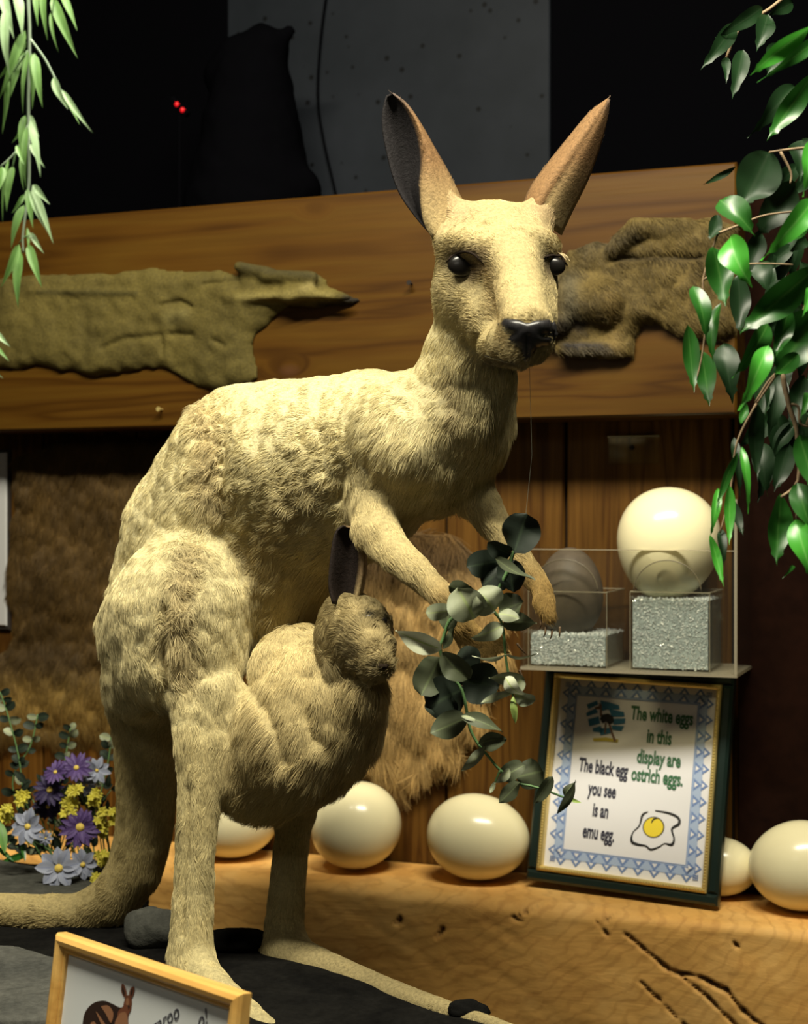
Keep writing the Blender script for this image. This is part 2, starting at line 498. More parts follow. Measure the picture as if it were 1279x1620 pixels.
sheet = wbox('grey_sheet', WL(360, 100, -0.42)[0], WL(870, 100, -0.42)[0], -0.428, -0.420, ztop-0.25, ztop+0.9, M['sheet'])
tag(sheet, 'dark grey speckled sheet standing behind the top of the pine board', 'panel')
bb = MB()
bb.tube(spline([WL(x, y, -0.414) for x, y in [(520, -30), (508, 60), (503, 150), (512, 220), (530, 300), (535, 330)]], 5), 0.0025, 6)
tag(bb.build('hanging_wire', M['darkwall'], None, True, xf=l2w), 'thin dark wavy wire hanging in front of the grey sheet', 'wire')
bb = MB()
bb.box(-1.4, 1.2, 0.036, 0.42, ztop-0.06, ztop-0.04)
o = bb.build('trim_3', M['darkwall'], None, xf=l2w); o['kind'] = 'structure'
# floor of the case and surroundings
b = MB(); b.box(-3, 3, -1.0, 4.0, FLOOR_Z-0.02, FLOOR_Z)
o = b.build('floor', plain('floor_black', (0.02, 0.018, 0.015), 0.8)); o['kind'] = 'structure'

# ---- rough timber ledge: one grid wrapped over the top, the rounded edge and the front
def cracks_px():
    return [([(990, 1478), (1030, 1512), (1062, 1538)], 3.5, 0.008), ([(1062, 1537), (1108, 1548), (1150, 1568), (1175, 1600), (1215, 1630)], 5.0, 0.014),
            ([(1072, 1540), (1115, 1575), (1140, 1600), (1168, 1628)], 3.0, 0.008), ([(878, 1418), (835, 1442), (810, 1452)], 2.0, 0.005),
            ([(980, 1435), (960, 1455), (945, 1460), (962, 1480)], 3.0, 0.006), ([(865, 1410), (825, 1425)], 2.0, 0.004),
            ([(700, 1470), (690, 1485)], 4.0, 0.006), ([(635, 1452), (628, 1462)], 4.0, 0.005), ([(1163, 1495), (1168, 1500)], 4, 0.007),
            ([(790, 1450), (830, 1455)], 2.0, 0.004), ([(1010, 1550), (1060, 1600), (1090, 1630)], 1.6, 0.004)]


LD = 0.175
u = np.arange(-1.15, 1.0, 0.0035)
prof = []                       # (d, z)
for d in np.arange(0.003, LD-0.02, 0.008): prof.append((d, 0.0))
for a in np.linspace(0, math.pi/2, 7): prof.append((LD-0.02+0.02*math.sin(a), -0.02+0.02*math.cos(a)))
for z in np.arange(-0.0235, -(LEDGE_Z-FLOOR_Z)+0.004, -0.0035): prof.append((LD, z))
prof = np.array(prof); nu, npf = len(u), len(prof)
U, I = np.meshgrid(u, np.arange(npf), indexing='ij')
D = prof[I, 0]; Z = LEDGE_Z+prof[I, 1]
pts = np.stack([U, -D, Z], -1)
front = np.clip((prof[I, 1]*-1-0.0)/0.02, 0, 1)
nzv = fbm(pts*np.array([1.0, 1, 1.6]), 6, 2)*0.003+fbm(pts*np.array([1, 1, 1.4]), 40, 3, 5)*0.0007
# saw scars running obliquely
ob = pts[..., 0]*0.45+pts[..., 2]
nzv = nzv-np.maximum(0, vnoise(np.stack([pts[..., 0]*9, ob*30, ob*0], -1), 1.0)-0.55)*0.003*front
D2 = D+nzv*front
Z2 = Z+(1-front)*(-0.003+0.003*fbm(pts, 7, 2, 3)*np.clip((D-0.10)/0.06, 0, 1))
crack = np.zeros_like(D)
for pl, wpx, dep in cracks_px():
    q = np.array([WL(x, y, LD) for x, y in pl])
    for a, c in zip(q[:-1], q[1:]):
        seg = c-a; X = np.stack([U-a[0], Z-a[2]], -1); s2 = seg[[0, 2]]
        tt = np.clip((X@s2)/(s2@s2+1e-12), 0, 1)
        dist = np.linalg.norm(X-tt[..., None]*s2, axis=-1)+0.0018*vnoise(pts, 120)
        wd = wpx/F*2.15*0.62
        crack = np.maximum(crack, np.clip(1.3-dist/wd, 0, 1)*front*(dep/0.014*0.5+0.5))
D2 = D2-crack*0.010
pts = l2w(np.stack([U, -D2, Z2], -1)).reshape(-1, 3)
ii = (np.arange(nu-1)[:, None]*npf+np.arange(npf-1)[None]).ravel()
fc = np.stack([ii, ii+1, ii+npf+1, ii+npf], -1)
o = mesh('timber_ledge', pts, fc, M['timber'], None, True, attrs={'crack': ('FLOAT', np.clip(crack, 0, 1).ravel())}, loc=l2w(np.array([0, -LD/2, LEDGE_Z])))
tag(o, 'rough-sawn orange timber ledge with cracks, carrying the row of eggs', 'ledge')

# ---- rock base the kangaroo stands on
def slab(name, poly, z, thick, mat, nz=0.008, cell=0.012, label=None, cat=None, off=0.0, edge=0.02):
    poly = np.array(poly, float)
    lo = poly.min(0)-0.03; hi = poly.max(0)+0.03
    xs = np.arange(lo[0], hi[0], cell); ys = np.arange(lo[1], hi[1], cell); zs = np.arange(z-thick-0.03, z+0.05, cell)
    X, Y, Zz = np.meshgrid(xs, ys, zs, indexing='ij')
    d2 = poly_sdf(np.stack([X, Y], -1)[:, :, 0, :], poly)[:, :, None]
    pp = np.stack([X, Y, Zz], -1)
    d2 = d2+fbm(pp, 14, 3, off)*nz*1.3
    dz = np.maximum(Zz-z-fbm(pp*np.array([1, 1, 0.0]), 10, 3, off)*nz*0.5, z-thick-Zz)
    q = np.maximum(0, np.stack([np.broadcast_to(d2+edge, X.shape), dz+edge], -1))
    f = np.linalg.norm(q, axis=-1)+np.minimum(0, np.maximum(d2+edge, dz+edge))-edge
    v, fcs = polygonize(f, lo[0], lo[1], zs[0], cell)
    o = mesh(name, v, fcs, mat, None, True, loc=(poly[:, 0].mean(), poly[:, 1].mean(), z-thick))
    if label: tag(o, label, cat)
    return o


def poly_sdf(p, poly):
    d = np.full(p.shape[:-1], 1e9); inside = np.zeros(p.shape[:-1], bool)
    n = len(poly)
    for i in range(n):
        a = poly[i]; b = poly[(i+1) % n]
        e = b-a; w_ = p-a
        t = np.clip((w_@e)/(e@e+1e-12), 0, 1)
        d = np.minimum(d, np.linalg.norm(w_-t[..., None]*e, axis=-1))
        c = (a[1] <= p[..., 1]) != (b[1] <= p[..., 1])
        xx = a[0]+(p[..., 1]-a[1])/(e[1]+1e-12)*e[0]
        inside ^= c & (p[..., 0] < xx)
    return np.where(inside, -d, d)


def polygonize(f, x0, y0, z0, h):
    g = openvdb.FloatGrid(float(h*4)); g.copyFromArray(np.ascontiguousarray(f, dtype=np.float32))
    v, t, q = g.convertToPolygons(isovalue=0.0, adaptivity=0.0)
    v = np.array(v)*h+np.array([x0, y0, z0])
    q = np.array(q, dtype=np.int64).reshape(-1, 4)
    a, b_, c, d = v[q[:, 0]], v[q[:, 1]], v[q[:, 2]], v[q[:, 3]]
    vol = (np.cross(b_-a, c-a)*(a-v.mean(0))).sum()
    return v, (q if vol > 0 else q[:, ::-1])


def G(px, py, z=BASE_Z):       # where the ray of a pixel meets the height z
    Y = (CZ-z)*F/(py-810.0); return ((px-639.5)/F*Y, Y)


edge_px = [(250, 1440), (330, 1466), (372, 1472), (412, 1478), (470, 1500), (560, 1532), (640, 1560), (732, 1590), (770, 1598), (845, 1624)]
poly = [(-1.1, 1.50), (-0.2, 1.50), (0.05, 1.46), (0.16, 1.50)]+[G(*e) for e in edge_px[::-1]]+[(-0.42, 2.28), (-0.9, 2.36), (-1.1, 2.36)]
slab('rock_base', poly, BASE_Z, BASE_Z-FLOOR_Z, M['slate_dark'], label='dark slate rock base under the kangaroo, black at its right edge', cat='rock')
slab('slate_slab', [G(-60, 1350, BASE_Z+.012), G(60, 1372, BASE_Z+.012), G(130, 1392, BASE_Z+.012), G(185, 1404, BASE_Z+.012), G(150, 1430, BASE_Z+.012), G(-60, 1440, BASE_Z+.012)],
     BASE_Z+0.014, 0.018, M['slate_grey'], 0.004, 0.006, 'flat grey slate slab lying between the flowers and the tail', 'stone', 4.0, 0.006)
slab('slate_slab', [(-0.80, 1.53), (-0.26, 1.53), (-0.30, 1.66), (-0.45, 1.80), (-0.80, 1.85)],
     BASE_Z+0.012, 0.018, M['slate'], 0.004, 0.006, 'rough grey slate slab behind the wooden picture frame at the left', 'stone', 9.0, 0.006)


def boulder(name, c, r, mat, label, cat='rock', seed=0):
    ph = np.linspace(0, math.pi, 18); th = np.linspace(0, 2*math.pi, 33)[:-1]
    Pp, Tt = np.meshgrid(ph, th, indexing='ij')
    d = np.stack([np.sin(Pp)*np.cos(Tt), np.sin(Pp)*np.sin(Tt), np.cos(Pp)], -1)
    rr = 1+0.18*fbm(d, 1.3, 3, seed)
    v = d*rr[..., None]*np.array(r)
    v[..., 2] = np.maximum(v[..., 2], -r[2]*0.55)+r[2]*0.55
    v = v.reshape(-1, 3)+np.array(c)
    f = []
    for i in range(17):
        for k in range(32): f.append((i*32+k, (i+1)*32+k, (i+1)*32+(k+1) % 32, i*32+(k+1) % 32))
    return tag(mesh(name, v, f, mat, None, True, loc=c), label, cat)


boulder('boulder', (P(243, 1500, 1.835)[0], 1.835, BASE_Z+0.001), (0.034, 0.024, 0.030), M['slate_grey'], 'rounded grey boulder behind the bend of the tail', seed=2)
x, y = G(372, 1492); boulder('boulder', (x, y-0.02, BASE_Z+0.002), (0.042, 0.030, 0.014), M['slate_dark'], 'low black rock between the two hind legs', seed=5)
x, y = G(745, 1594); boulder('boulder', (x-0.003, y-0.015, BASE_Z-0.006), (0.022, 0.012, 0.012), M['slate_dark'], 'small black rock at the tip of the far foot', seed=8)
# ================================================================== CREATURES
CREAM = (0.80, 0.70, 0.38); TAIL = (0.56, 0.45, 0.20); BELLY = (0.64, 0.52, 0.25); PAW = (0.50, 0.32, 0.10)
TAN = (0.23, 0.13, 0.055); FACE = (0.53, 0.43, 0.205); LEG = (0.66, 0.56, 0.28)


GID = [0]


def chain(pts, k, col, hair=0.012, flow=1):
    GID[0] += 1
    """pts: (px, py, Y, r_px); returns capsules with smooth-union width k"""
    w_ = [(P(a, b, Y), r*Y/F) for a, b, Y, r in pts]
    if len(w_) == 1: w_.append((w_[0][0]+np.array([0, 0, -0.003]), w_[0][1]))
    return [dict(a=w_[i][0], b=w_[i+1][0], ra=w_[i][1], rb=w_[i+1][1], k=k, col=col, hair=hair, flow=flow, g=GID[0]) for i in range(len(w_)-1)]


def pdist(p, c):
    e = c['b']-c['a']; t = np.clip(((p-c['a'])@e)/(e@e+1e-12), 0, 1)
    return np.linalg.norm(p-(c['a']+t[..., None]*e), axis=-1)-(c['ra']+t*(c['rb']-c['ra']))


def sdf_mesh(prims, h, extra=None):
    lo = np.min([np.minimum(c['a']-c['ra'], c['b']-c['rb']) for c in prims], 0)-0.02
    hi = np.max([np.maximum(c['a']+c['ra'], c['b']+c['rb']) for c in prims], 0)+0.02
    n = np.ceil((hi-lo)/h).astype(int)+1
    f = np.full(n, 0.2, np.float32)
    ax = [lo[i]+np.arange(n[i])*h for i in range(3)]
    gids = []
    for c in prims:
        if c['g'] not in gids: gids.append(c['g'])
    for gi in gids:
        gp = [c for c in prims if c['g'] == gi]
        k = gp[0]['k']; m = k+3*h; ki = min(0.02, k*0.35)
        l2 = np.min([np.minimum(c['a']-c['ra'], c['b']-c['rb']) for c in gp], 0)-m
        h2 = np.max([np.maximum(c['a']+c['ra'], c['b']+c['rb']) for c in gp], 0)+m
        i0 = np.maximum(0, np.floor((l2-lo)/h).astype(int)); i1 = np.minimum(n, np.ceil((h2-lo)/h).astype(int)+1)
        sl = tuple(slice(i0[i], i1[i]) for i in range(3))
        g = np.stack(np.meshgrid(*[ax[i][sl[i]].astype(np.float32) for i in range(3)], indexing='ij'), -1)
        d = None
        for c in gp:
            dc = pdist(g, c)
            if d is None: d = dc
            else:
                # rounded minimum that does not swell where two pieces of a limb overlap
                d = np.minimum(d, dc)
        e = f[sl]
        if gp[0].get('cut'):
            hh = np.clip(0.5-0.5*(e+d)/k, 0, 1); f[sl] = e*(1-hh)-d*hh+k*hh*(1-hh)
        else:
            hh = np.clip(0.5+0.5*(e-d)/k, 0, 1); f[sl] = e*(1-hh)+d*hh-k*hh*(1-hh)
    for ax_ in (0, 1, 2):          # light blur removes the kinks between the pieces
        for _ in range(3):
            f2 = f.copy(); s1 = [slice(None)]*3; s2 = [slice(None)]*3; s3 = [slice(None)]*3
            s1[ax_] = slice(1, -1); s2[ax_] = slice(0, -2); s3[ax_] = slice(2, None)
            f2[tuple(s1)] = 0.5*f[tuple(s1)]+0.25*(f[tuple(s2)]+f[tuple(s3)]); f = f2
    if extra: f = extra(f, ax)
    return polygonize(f, lo[0], lo[1], lo[2], h)


def vnormals(v, q):
    n = np.zeros_like(v)
    fn = np.cross(v[q[:, 2]]-v[q[:, 0]], v[q[:, 3]]-v[q[:, 1]])
    for i in range(4): np.add.at(n, q[:, i], fn)
    return n/(np.linalg.norm(n, axis=1)[:, None]+1e-12)


def blend(v, prims, s=0.012):
    W = np.zeros(len(v)); C = np.zeros((len(v), 3)); Fl = np.zeros((len(v), 3)); H = np.zeros(len(v))
    for c in prims:
        if c.get('cut'): continue
        wt = np.exp(-np.clip(pdist(v, c), -0.01, 0.2)/s)
        e = c['b']-c['a']; e = e/(np.linalg.norm(e)+1e-9)*c['flow']
        W += wt; C += wt[:, None]*np.array(c['col']); Fl += wt[:, None]*e; H += wt*c['hair']
    return C/W[:, None], Fl/(np.linalg.norm(Fl, axis=1)[:, None]+1e-9), H/W


def px_of(v):
    return np.stack([639.5+v[:, 0]/v[:, 1]*F, 810-(v[:, 2]-CZ)/v[:, 1]*F], -1)


def near_line(q, pts, sig):
    """soft mask round a polyline given by points of the surface"""
    d = np.full(len(q), 1e9); pts = np.array(pts, float)
    for a, b_ in zip(pts[:-1], pts[1:]):
        e = b_-a; t = np.clip(((q-a)@e)/(e@e+1e-9), 0, 1); d = np.minimum(d, np.linalg.norm(q-a-t[:, None]*e, axis=1))
    return np.exp(-(d/sig)**2)


def fur(name, v, q, nrm, colf, flowf, lenf, N, parent, mat, rad=0.00028, lift=0.35, cull=-0.5, clump=0.5, seed=1, seg=4, wild=None, weight=None, droop=0.25):
    rng = np.random.default_rng(seed)
    ar = np.linalg.norm(np.cross(v[q[:, 2]]-v[q[:, 0]], v[q[:, 3]]-v[q[:, 1]]), axis=1)
    fc = v[q].mean(1); fnn = nrm[q].mean(1)
    view = np.array([0, 0, CZ])-fc; view /= np.linalg.norm(view, axis=1)[:, None]
    ar = ar*((fnn*view).sum(1) > cull)
    if weight is not None: ar = ar*weight(fc)
    idx = rng.choice(len(q), N, p=ar/ar.sum())
    a, b_ = rng.random((2, N, 1))
    qq = v[q[idx]]; nn = nrm[q[idx]]
    root = (qq[:, 0]*(1-a)+qq[:, 1]*a)*(1-b_)+(qq[:, 3]*(1-a)+qq[:, 2]*a)*b_
    n_ = nn.mean(1); n_ /= np.linalg.norm(n_, axis=1)[:, None]+1e-9
    col, fl, ln = colf(root), flowf(root), lenf(root)
    jit = np.stack([vnoise(root, 80, s_) for s_ in (1, 9, 17)], -1)*clump+np.stack([vnoise(root, 240, s_) for s_ in (3, 12, 21)], -1)*clump*0.8+rng.normal(0, 0.12, (N, 3))
    if wild is not None: jit = jit*(1+wild(root)*2.0)[:, None]
    d = fl+jit
    d = d-(d*n_).sum(1)[:, None]*n_
    d /= np.linalg.norm(d, axis=1)[:, None]+1e-9
    L = ln*(0.6+0.8*rng.random(N))*(1+0.35*vnoise(root, 80, 4))
    lf = lift*(1+0.5*vnoise(root, 90, 31))
    if wild is not None: lf = lf+wild(root)*0.35
    pts = np.zeros((N, seg, 3), np.float32)
    for s_ in range(seg):
        t = s_/(seg-1)
        pts[:, s_] = root-n_*0.0006+d*(L*t)[:, None]+n_*(L*lf*(t-0.55*t*t))[:, None]+np.array([0, 0, -1.0])*(L*droop*t*t)[:, None]
    base = chain_loc(parent)
    hc = bpy.data.hair_curves.new(name); hc.add_curves([seg]*N)
    hc.attributes['position'].data.foreach_set('vector', (pts-base).astype(np.float32).ravel())
    r = hc.attributes.get('radius') or hc.attributes.new('radius', 'FLOAT', 'POINT')
    r.data.foreach_set('value', np.tile(np.linspace(1, 0.25, seg)*rad, N).astype(np.float32))
    ca = hc.attributes.new('col', 'FLOAT_COLOR', 'CURVE')
    vc = (1+0.16*vnoise(root, 35, 8))[:, None]*col
    ca.data.foreach_set('color', np.concatenate([vc, np.ones((N, 1))], 1).astype(np.float32).ravel())
    hc.materials.append(mat)
    o = bpy.data.objects.new(name, hc); COL.objects.link(o); o.parent = parent; o['kind'] = 'stuff'
    return o


class Surf:
    def __init__(s, v, q):
        s.v, s.q = v, q; s.bvh = BVHTree.FromPolygons([tuple(x) for x in v], [tuple(int(i) for i in f) for f in q])

    def hit(s, px, py):
        d = Vector(((px-639.5)/F, 1, -(py-810)/F)).normalized()
        loc, n, i, dist = s.bvh.ray_cast(Vector((0, 0, CZ)), d)
        return (np.array(loc), np.array(n)) if loc is not None else (None, None)


# ---------------------------------------------------------------- kangaroo
torso = chain([(742, 575, 1.68, 62), (718, 640, 1.70, 76), (662, 690, 1.74, 106), (585, 715, 1.78, 127), (495, 738, 1.82, 141), (398, 738, 1.86, 131), (322, 850, 1.90, 130), (266, 985, 1.92, 100), (240, 1085, 1.92, 72)], 0.045, CREAM, 0.0075)
torso += chain([(640, 700, 1.70, 85), (590, 800, 1.74, 58)], 0.03, CREAM, 0.012)            # near shoulder
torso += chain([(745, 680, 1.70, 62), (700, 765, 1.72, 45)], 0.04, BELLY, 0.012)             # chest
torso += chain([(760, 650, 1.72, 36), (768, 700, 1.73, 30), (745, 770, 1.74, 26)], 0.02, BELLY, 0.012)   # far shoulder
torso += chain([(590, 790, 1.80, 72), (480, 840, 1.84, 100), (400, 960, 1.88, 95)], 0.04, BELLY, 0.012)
pouch = chain([(470, 1060, 1.78, 72), (505, 1105, 1.76, 98), (470, 1170, 1.76, 108), (415, 1212, 1.78, 88)], 0.02, BELLY, 0.012)
pouch += chain([(572, 1095, 1.705, 42), (545, 1150, 1.735, 62)], 0.025, BELLY, 0.015)
thigh = chain([(288, 958, 1.80, 112), (290, 1030, 1.80, 100), (325, 1100, 1.77, 60), (322, 1170, 1.75, 47), (317, 1235, 1.74, 35), (311, 1320, 1.735, 31.5), (307, 1400, 1.73, 31), (303, 1460, 1.725, 33), (301, 1512, 1.72, 36)], 0.016, LEG, 0.009)
for c in thigh[:2]: c['col'] = CREAM; c['hair'] = 0.0075
thigh += chain([(215, 1000, 1.84, 62), (212, 1085, 1.85, 50)], 0.04, CREAM, 0.009)
nfoot = chain([(305, 1528, 1.72, 34), (350, 1572, 1.66, 27), (420, 1632, 1.57, 24), (520, 1700, 1.46, 18)], 0.014, LEG, 0.006)
farleg = chain([(455, 1150, 1.88, 80), (468, 1250, 1.86, 42), (463, 1320, 1.85, 28), (455, 1400, 1.84, 28), (450, 1460, 1.83, 31), (452, 1500, 1.82, 36)], 0.02, LEG, 0.007)
ffoot = chain([(448, 1508, 1.82, 36), (520, 1540, 1.76, 33), (620, 1576, 1.67, 26), (720, 1606, 1.60, 19), (815, 1632, 1.545, 13)], 0.014, (0.42, 0.34, 0.16), 0.005)  # far foot colour darkened for the kangaroo's shade on it
tail = chain([(240, 1060, 1.93, 74), (236, 1150, 1.94, 58), (234, 1235, 1.94, 49), (229, 1310, 1.935, 45), (214, 1375, 1.93, 44), (180, 1423, 1.93, 40), (130, 1447, 1.935, 34), (60, 1446, 1.94, 31), (-20, 1440, 1.95, 29), (-110, 1436, 1.97, 25)], 0.02, TAIL, 0.007)
narm = chain([(600, 770, 1.71, 52), (592, 835, 1.68, 40), (612, 862, 1.66, 33), (660, 905, 1.62, 26), (702, 943, 1.60, 19)], 0.018, BELLY, 0.007)
nhand = chain([(702, 945, 1.60, 19), (728, 985, 1.60, 22), (748, 1015, 1.605, 21)], 0.010, PAW, 0.006)
for i, (x0, y0, x1, y1, x2, y2) in enumerate([(735, 1020, 738, 1062, 730, 1090), (748, 1022, 762, 1064, 760, 1100), (760, 1018, 788, 1052, 796, 1085), (766, 1008, 806, 1034, 822, 1066), (758, 1000, 796, 1006, 818, 1024)]):
    nhand += chain([(x0, y0, 1.60, 10), (x1, y1, 1.59, 8), (x2, y2, 1.60, 5.5)], 0.005, PAW, 0.004)
farm = chain([(745, 775, 1.72, 34), (790, 838, 1.70, 25), (838, 905, 1.68, 18)], 0.015, BELLY, 0.007)
fhand = chain([(836, 903, 1.68, 18), (856, 928, 1.67, 18), (866, 952, 1.665, 15)], 0.009, PAW, 0.006)
for x0, y0, x1, y1, x2, y2 in [(870, 948, 883, 972, 886, 998), (866, 955, 874, 980, 874, 1002), (858, 955, 862, 978, 864, 998), (852, 950, 851, 968, 856, 985), (850, 938, 842, 952, 846, 966)]:
    fhand += chain([(x0, y0, 1.66, 8), (x1, y1, 1.655, 7), (x2, y2, 1.66, 5)], 0.004, PAW, 0.004)
neck = chain([(768, 480, 1.66, 72), (745, 560, 1.68, 64), (728, 625, 1.71, 70)], 0.03, CREAM, 0.009)
head = chain([(776, 394, 1.645, 79), (798, 402, 1.630, 79)], 0.03, FACE, 0.006, -1)
head += chain([(750, 455, 1.640, 62), (782, 505, 1.600, 50)], 0.022, FACE, 0.007, -1)          # near cheek
head += chain([(808, 405, 1.585, 46), (822, 450, 1.540, 41), (834, 515, 1.485, 42)], 0.022, FACE, 0.005, -1)   # bridge
head += chain([(838, 430, 1.62, 44), (848, 505, 1.57, 33)], 0.02, FACE, 0.005, -1)
head += chain([(800, 540, 1.520, 33), (828, 548, 1.485, 30), (852, 546, 1.488, 25)], 0.012, FACE, 0.006, -1)  # lips
head += chain([(785, 545, 1.56, 30), (822, 565, 1.51, 18)], 0.014, FACE, 0.007, -1)         # lower jaw
head += chain([(705, 380, 1.625, 20), (742, 384, 1.585, 22), (778, 396, 1.570, 20)], 0.016, FACE, 0.006, -1)         # near brow
head += chain([(846, 384, 1.585, 20), (872, 390, 1.60, 17)], 0.016, FACE, 0.006, -1)
head += chain([(722, 352, 1.645, 30), (708, 322, 1.643, 20), (700, 292, 1.645, 12)], 0.022, (0.46, 0.34, 0.16), 0.007)
head += chain([(846, 350, 1.645, 28), (868, 318, 1.650, 22), (890, 282, 1.655, 13)], 0.022, (0.46, 0.34, 0.16), 0.007)
prims = torso+neck+head+farleg+ffoot+tail+farm+fhand
ROO_H = 0.0036
# the leg, pouch and near arm sit against the trunk with tighter creases
prims = prims+pouch+thigh+nfoot+narm+nhand
# eye sockets
prims += [dict(c, cut=True) for c in chain([(738, 420, 1.562, 16)], 0.012, FACE)]
prims += [dict(c, cut=True) for c in chain([(768, 432, 1.545, 15)], 0.014, FACE)]
rv, rq = sdf_mesh(prims, ROO_H)
rn = vnormals(rv, rq)
rp = px_of(rv)
SEAM1 = [(322, 650), (335, 700), (330, 760), (342, 800)]; SEAM2 = [(300, 880), (287, 930), (280, 1000), (292, 1060)]; SEAM3 = [(505, 700), (520, 740), (470, 800), (430, 840)]


def wildness(p):
    q = px_of(p)
    return np.clip(near_line(q, SEAM1, 30)+near_line(q, SEAM2, 32)+0.6*near_line(q, SEAM3, 42), 0, 1)*(q[:, 1] < 1110)


wl = wildness(rv)
hd = np.clip(1-np.abs(rp[:, 1]-430)/200, 0, 1)*(rp[:, 0] > 660)
limb = np.clip((rp[:, 1]-1130)/80, 0, 1)*(1-np.clip((rp[:, 0]-370)/20, 0, 1)*np.clip((600-rp[:, 0])/20, 0, 1)*(rp[:, 1] < 1300))
limb = np.maximum(limb, (rp[:, 0] > 600)*(rp[:, 1] > 800)*1.0)
pch = (rp[:, 0] > 385)*(rp[:, 0] < 640)*(rp[:, 1] > 1000)*(rp[:, 1] < 1310)
amp = (0.0030*fbm(rv, 22, 3)+0.0014*fbm(rv, 70, 2, 5))*(1-0.85*hd)*(1-0.75*limb)*(1-0.5*pch)
tuft = np.abs(vnoise(rv*np.array([1, 1, 0.6]), 130, 2))*0.010
amp = amp+wl*(tuft-0.009)
# stitched furrow down the thigh and folds on the pouch
amp = amp-0.012*near_line(rp, [(262, 960), (256, 1040), (262, 1090)], 7)-0.006*near_line(rp, [(298, 1240), (297, 1340), (290, 1420), (287, 1480)], 5)
amp = amp-0.006*near_line(rp, [(408, 1100), (440, 1160), (450, 1200)], 12)-0.005*near_line(rp, [(490, 1065), (480, 1110), (500, 1170)], 12)-0.010*near_line(rp, [(540, 730), (530, 790)], 8)
rv = rv+rn*amp[:, None]
rn = vnormals(rv, rq)
roo = empty('kangaroo', P(300, 1540, 1.74))
tag(roo, 'stuffed pale cream kangaroo standing on the rock base with raised ears', 'kangaroo')


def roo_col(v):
    c, fl, h = blend(v, prims)
    q = px_of(v)
    def dab(line, sig, colr, amt):
        m = (near_line(q, line, sig)*amt)[:, None]; return c*(1-m)+np.array(colr)*m
    c = dab([(722, 420), (748, 420)], 15, (0.02, 0.015, 0.012), 0.97)
    c = dab([(872, 421), (880, 421)], 11, (0.02, 0.015, 0.012), 0.95)
    c = dab([(745, 440), (760, 425), (768, 400)], 11, (0.24, 0.17, 0.09), 0.7)      # tear mark and inner eye corner
    c = dab([(720, 400), (750, 396), (765, 425)], 9, (0.22, 0.16, 0.09), 0.6)
    c = dab([(862, 408), (875, 440)], 9, (0.22, 0.16, 0.09), 0.6)
    c = dab([(775, 430), (800, 540)], 12, (0.55, 0.40, 0.18), 0.45)
    c = dab([(690, 340), (730, 330)], 24, (0.50, 0.36, 0.20), 0.5)
    c = dab([(850, 325), (880, 350)], 22, (0.50, 0.36, 0.20), 0.5)
    c = dab([(715, 600), (720, 670)], 16, (0.38, 0.29, 0.14), 0.5)
    c = dab([(770, 570), (800, 575), (828, 577)], 5, (0.10, 0.07, 0.04), 0.8)
    c = dab(SEAM1, 26, (0.52, 0.39, 0.18), 0.55); c = dab(SEAM2, 28, (0.50, 0.37, 0.17), 0.5)
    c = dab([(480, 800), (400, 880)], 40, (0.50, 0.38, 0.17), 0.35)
    n_ = (0.5+0.5*fbm(v, 8, 3, 2))[:, None]*0.4
    return np.clip(c*(1-n_*0.45), 0.01, 0.95)


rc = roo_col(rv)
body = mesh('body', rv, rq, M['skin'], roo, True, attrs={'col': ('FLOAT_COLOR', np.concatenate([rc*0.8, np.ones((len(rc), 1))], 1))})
RS = Surf(rv, rq)


def roo_flow(p):
    c, fl, h = blend(p, prims)
    return fl


def roo_len(p):
    c, fl, h = blend(p, prims)
    return h*(1+0.5*wildness(p))


fur('coat', rv, rq, rn, roo_col, roo_flow, roo_len, 330000, roo, M['fur'], rad=0.00028, wild=wildness, seed=3,
    weight=lambda p: 1-np.clip(near_line(px_of(p), [(724, 419), (746, 419)], 14)*1.6+near_line(px_of(p), [(872, 421), (880, 421)], 10)*1.6, 0, 1)+0.7*(px_of(p)[:, 0] > 640)*(px_of(p)[:, 1] < 600))


# ears: a cupped sheet from the near rim (L) to the fold (Fo) and round to the outer rim (R)
def ear(name, L, Fo, R, Y, parent, depth=(0.012, 0.030, -0.010, 0.020), n=22, mats=None, in_to=0.5, tipdark=True):
    Ls, Fs, Rs = [spline([np.array(p, float) for p in x], 1) for x in (L, Fo, R)]
    def samp(line, t):
        line = np.array(line); s = np.concatenate([[0], np.cumsum(np.linalg.norm(np.diff(line, axis=0), axis=1))]); s /= s[-1]
        return np.array([np.interp(t, s, line[:, 0]), np.interp(t, s, line[:, 1])])
    L2, F2, R2 = spline(L, 8), spline(Fo, 8), spline(R, 8)
    m1, m2 = 9, 8
    v = []; cl = []
    for i in range(n+1):
        t = i/n; w_ = math.sin(math.pi*min(1, 0.5+t*0.5))**0.6 if t < 1 else 0.0   # 1 at the base, 0 at the tip
        l, f_, r = samp(L2, t), samp(F2, t), samp(R2, t)
        for j in range(m1):
            s = j/m1; p = l*(1-s)+f_*s
            dy = depth[0]*(1-s)+depth[2]*s+depth[1]*math.sin(math.pi*s)
            v.append(P(p[0], p[1], Y+dy*w_)); cl.append(0)
        for j in range(m2+1):
            s = j/m2; p = f_*(1-s)+r*s
            dy = depth[2]*(1-s)+depth[3]*s-0.010*math.sin(math.pi*s)
            v.append(P(p[0], p[1], Y+dy*w_)); cl.append(1)
    mt = m1+m2+1; q = []
    for i in range(n):
        for j in range(mt-1): q.append((i*mt+j, i*mt+j+1, (i+1)*mt+j+1, (i+1)*mt+j))
    v = np.array(v); q = np.array(q)
    return v, q, np.array(cl), mt


EAR_IN = (0.015, 0.013, 0.014)


